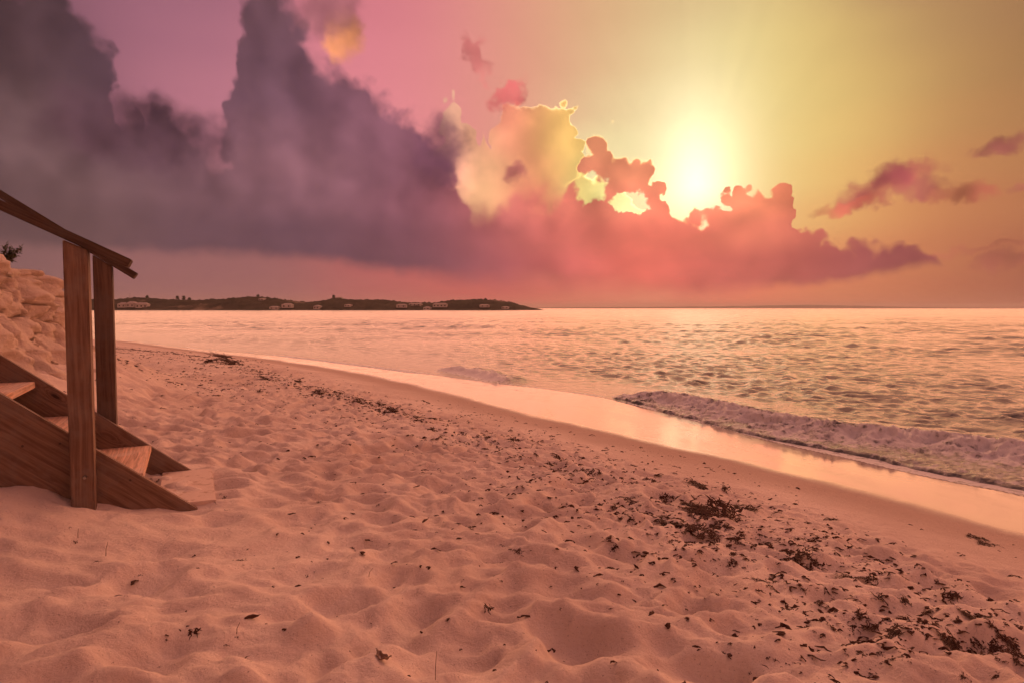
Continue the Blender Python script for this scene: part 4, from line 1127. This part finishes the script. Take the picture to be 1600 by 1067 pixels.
# the uncountable crumbs: one object
bm = bmesh.new(); xs, ys, ss = [], [], []
while len(xs) < 20000:
    q_ = rnd.random()
    if q_ < 0.16:                                            # the far drift line, close to the water
        k = rnd.uniform(0, 5.0); i = int(k); f = k - i
        x = wl[i][0] * (1 - f) + wl[i + 1][0] * f; y = wl[i][1] * (1 - f) + wl[i + 1][1] * f
        off = rnd.gauss(0.0, 0.22); x += off * 0.85; y += off * 0.5; xs.append(x); ys.append(y); ss.append(rnd.uniform(0.012, 0.035)); continue
    if q_ < 0.72:
        k = rnd.uniform(0, len(wl) - 1.001); i = int(k); f = k - i
        x = wl[i][0] * (1 - f) + wl[i + 1][0] * f; y = wl[i][1] * (1 - f) + wl[i + 1][1] * f
        off = rnd.gauss(-0.10, 0.34 + 0.02 * y) if rnd.random() < 0.6 else rnd.gauss(-0.3, 0.9); x += off * 0.85; y += off * 0.5
    elif rnd.random() < 0.5:
        u, v = rnd.uniform(170, 420), rnd.uniform(545, 640); p = at_z(u, v, 0.5); x, y = p.x, p.y
    else:
        x = rnd.uniform(-6, 2.6); y = rnd.uniform(2.0, 12.0)
    xs.append(x); ys.append(y); ss.append((0.005 + 0.021 * rnd.random() ** 2) * (1 + 0.05 * y))
xs, ys = np.array(xs), np.array(ys); dd, _ = polydist(xs, ys, wetedge); zz = ground_fast(xs, ys)
for x, y, z, s, d in zip(xs, ys, zz, ss, dd):
    if d < 0.25: continue
    if perlin(np.array([x * 1.3 + 40.0]), np.array([y * 1.3]), 77)[0] * 1.5 + 0.72 < rnd.random(): continue
    if -2.9 < x < -1.4 and 3.2 < y < 4.9: continue
    strand(bm, rnd, Vector((x, y, z - 0.001)), rnd.gauss(-0.1, 0.8) + (math.pi if rnd.random() < 0.5 else 0), s * rnd.uniform(1.2, 2.9), s * rnd.uniform(0.25, 0.5), s * rnd.uniform(0.1, 0.4), 4, 1.1)
me = bpy.data.meshes.new('seaweed_litter'); bm.to_mesh(me); bm.free()
lit = link('seaweed_litter', me, M_WEED); tag(lit, 'crumbs of dry seaweed strewn over the sand', 'seaweed litter', kind='stuff')

# dry grass stems standing in the sand, and one curled dry leaf
M_STRAW = mat_leaf('dry_straw', (0.20, 0.11, 0.07), (0.28, 0.17, 0.10))
for (u, v0, v1, lean, lab) in [(680, 1062, 1022, 0.05, 'thin dry stem standing in the sand at the bottom middle'), (369, 990, 975, 0.3, 'short dry stem beside a weed knot in the lower left foreground'), (165, 868, 850, 0.15, 'short dry stem above the dark scrap below the near post'), (122, 840, 828, 0.0, 'short dry stem beside the curled knot below the near post'), (575, 900, 888, 0.6, 'dry stem leaning low on the sand left of centre')]:
    p = ground_at(u, v0); dist = (p - Vector((0, 0, CAM_Z))).length; h = (v0 - v1) / FPX * dist
    bm = bmesh.new(); tube(bm, [(0, 0, -0.03), (lean * h * 0.3, 0, h * 0.5), (lean * h, 0.005, h)], 0.0016, 0.0009, 4)
    me = bpy.data.meshes.new('dry_grass'); bm.to_mesh(me); bm.free()
    o = link('dry_grass', me, M_STRAW); o.location = p; tag(o, lab, 'grass', 'dry stems in the sand', 'thing')
p = ground_at(597, 1030)
X_, Y_ = np.meshgrid(np.linspace(-1, 1, 17), np.linspace(-1, 1, 9), indexing='ij')
wd = np.sqrt(np.clip(1 - X_ ** 2, 0, 1)) * (1 + 0.18 * np.sin(X_ * 9))
ang_ = X_ * 1.15                                           # the blade has rolled up along its length
LX, LY = 0.034 * np.sin(ang_) + 0.006 * Y_ * X_, Y_ * wd * 0.014 + 0.006 * X_ ** 2
LZ = 0.030 * (1 - np.cos(ang_)) + 0.010 * (Y_ * wd) ** 2 + 0.002 + 0.003 * np.sin(X_ * 7 + Y_ * 3)
lf = link('dry_leaf', grid_mesh('dry_leaf', LX, LY, LZ), M_STRAW); lf.location = p; lf.rotation_euler = (0.1, 0.05, rad(-38))
md = lf.modifiers.new('thickness', 'SOLIDIFY'); md.thickness = 0.0015
tag(lf, 'curled dry leaf lying on the sand in the bottom foreground', 'leaf')
print('weed individuals', n_ind)
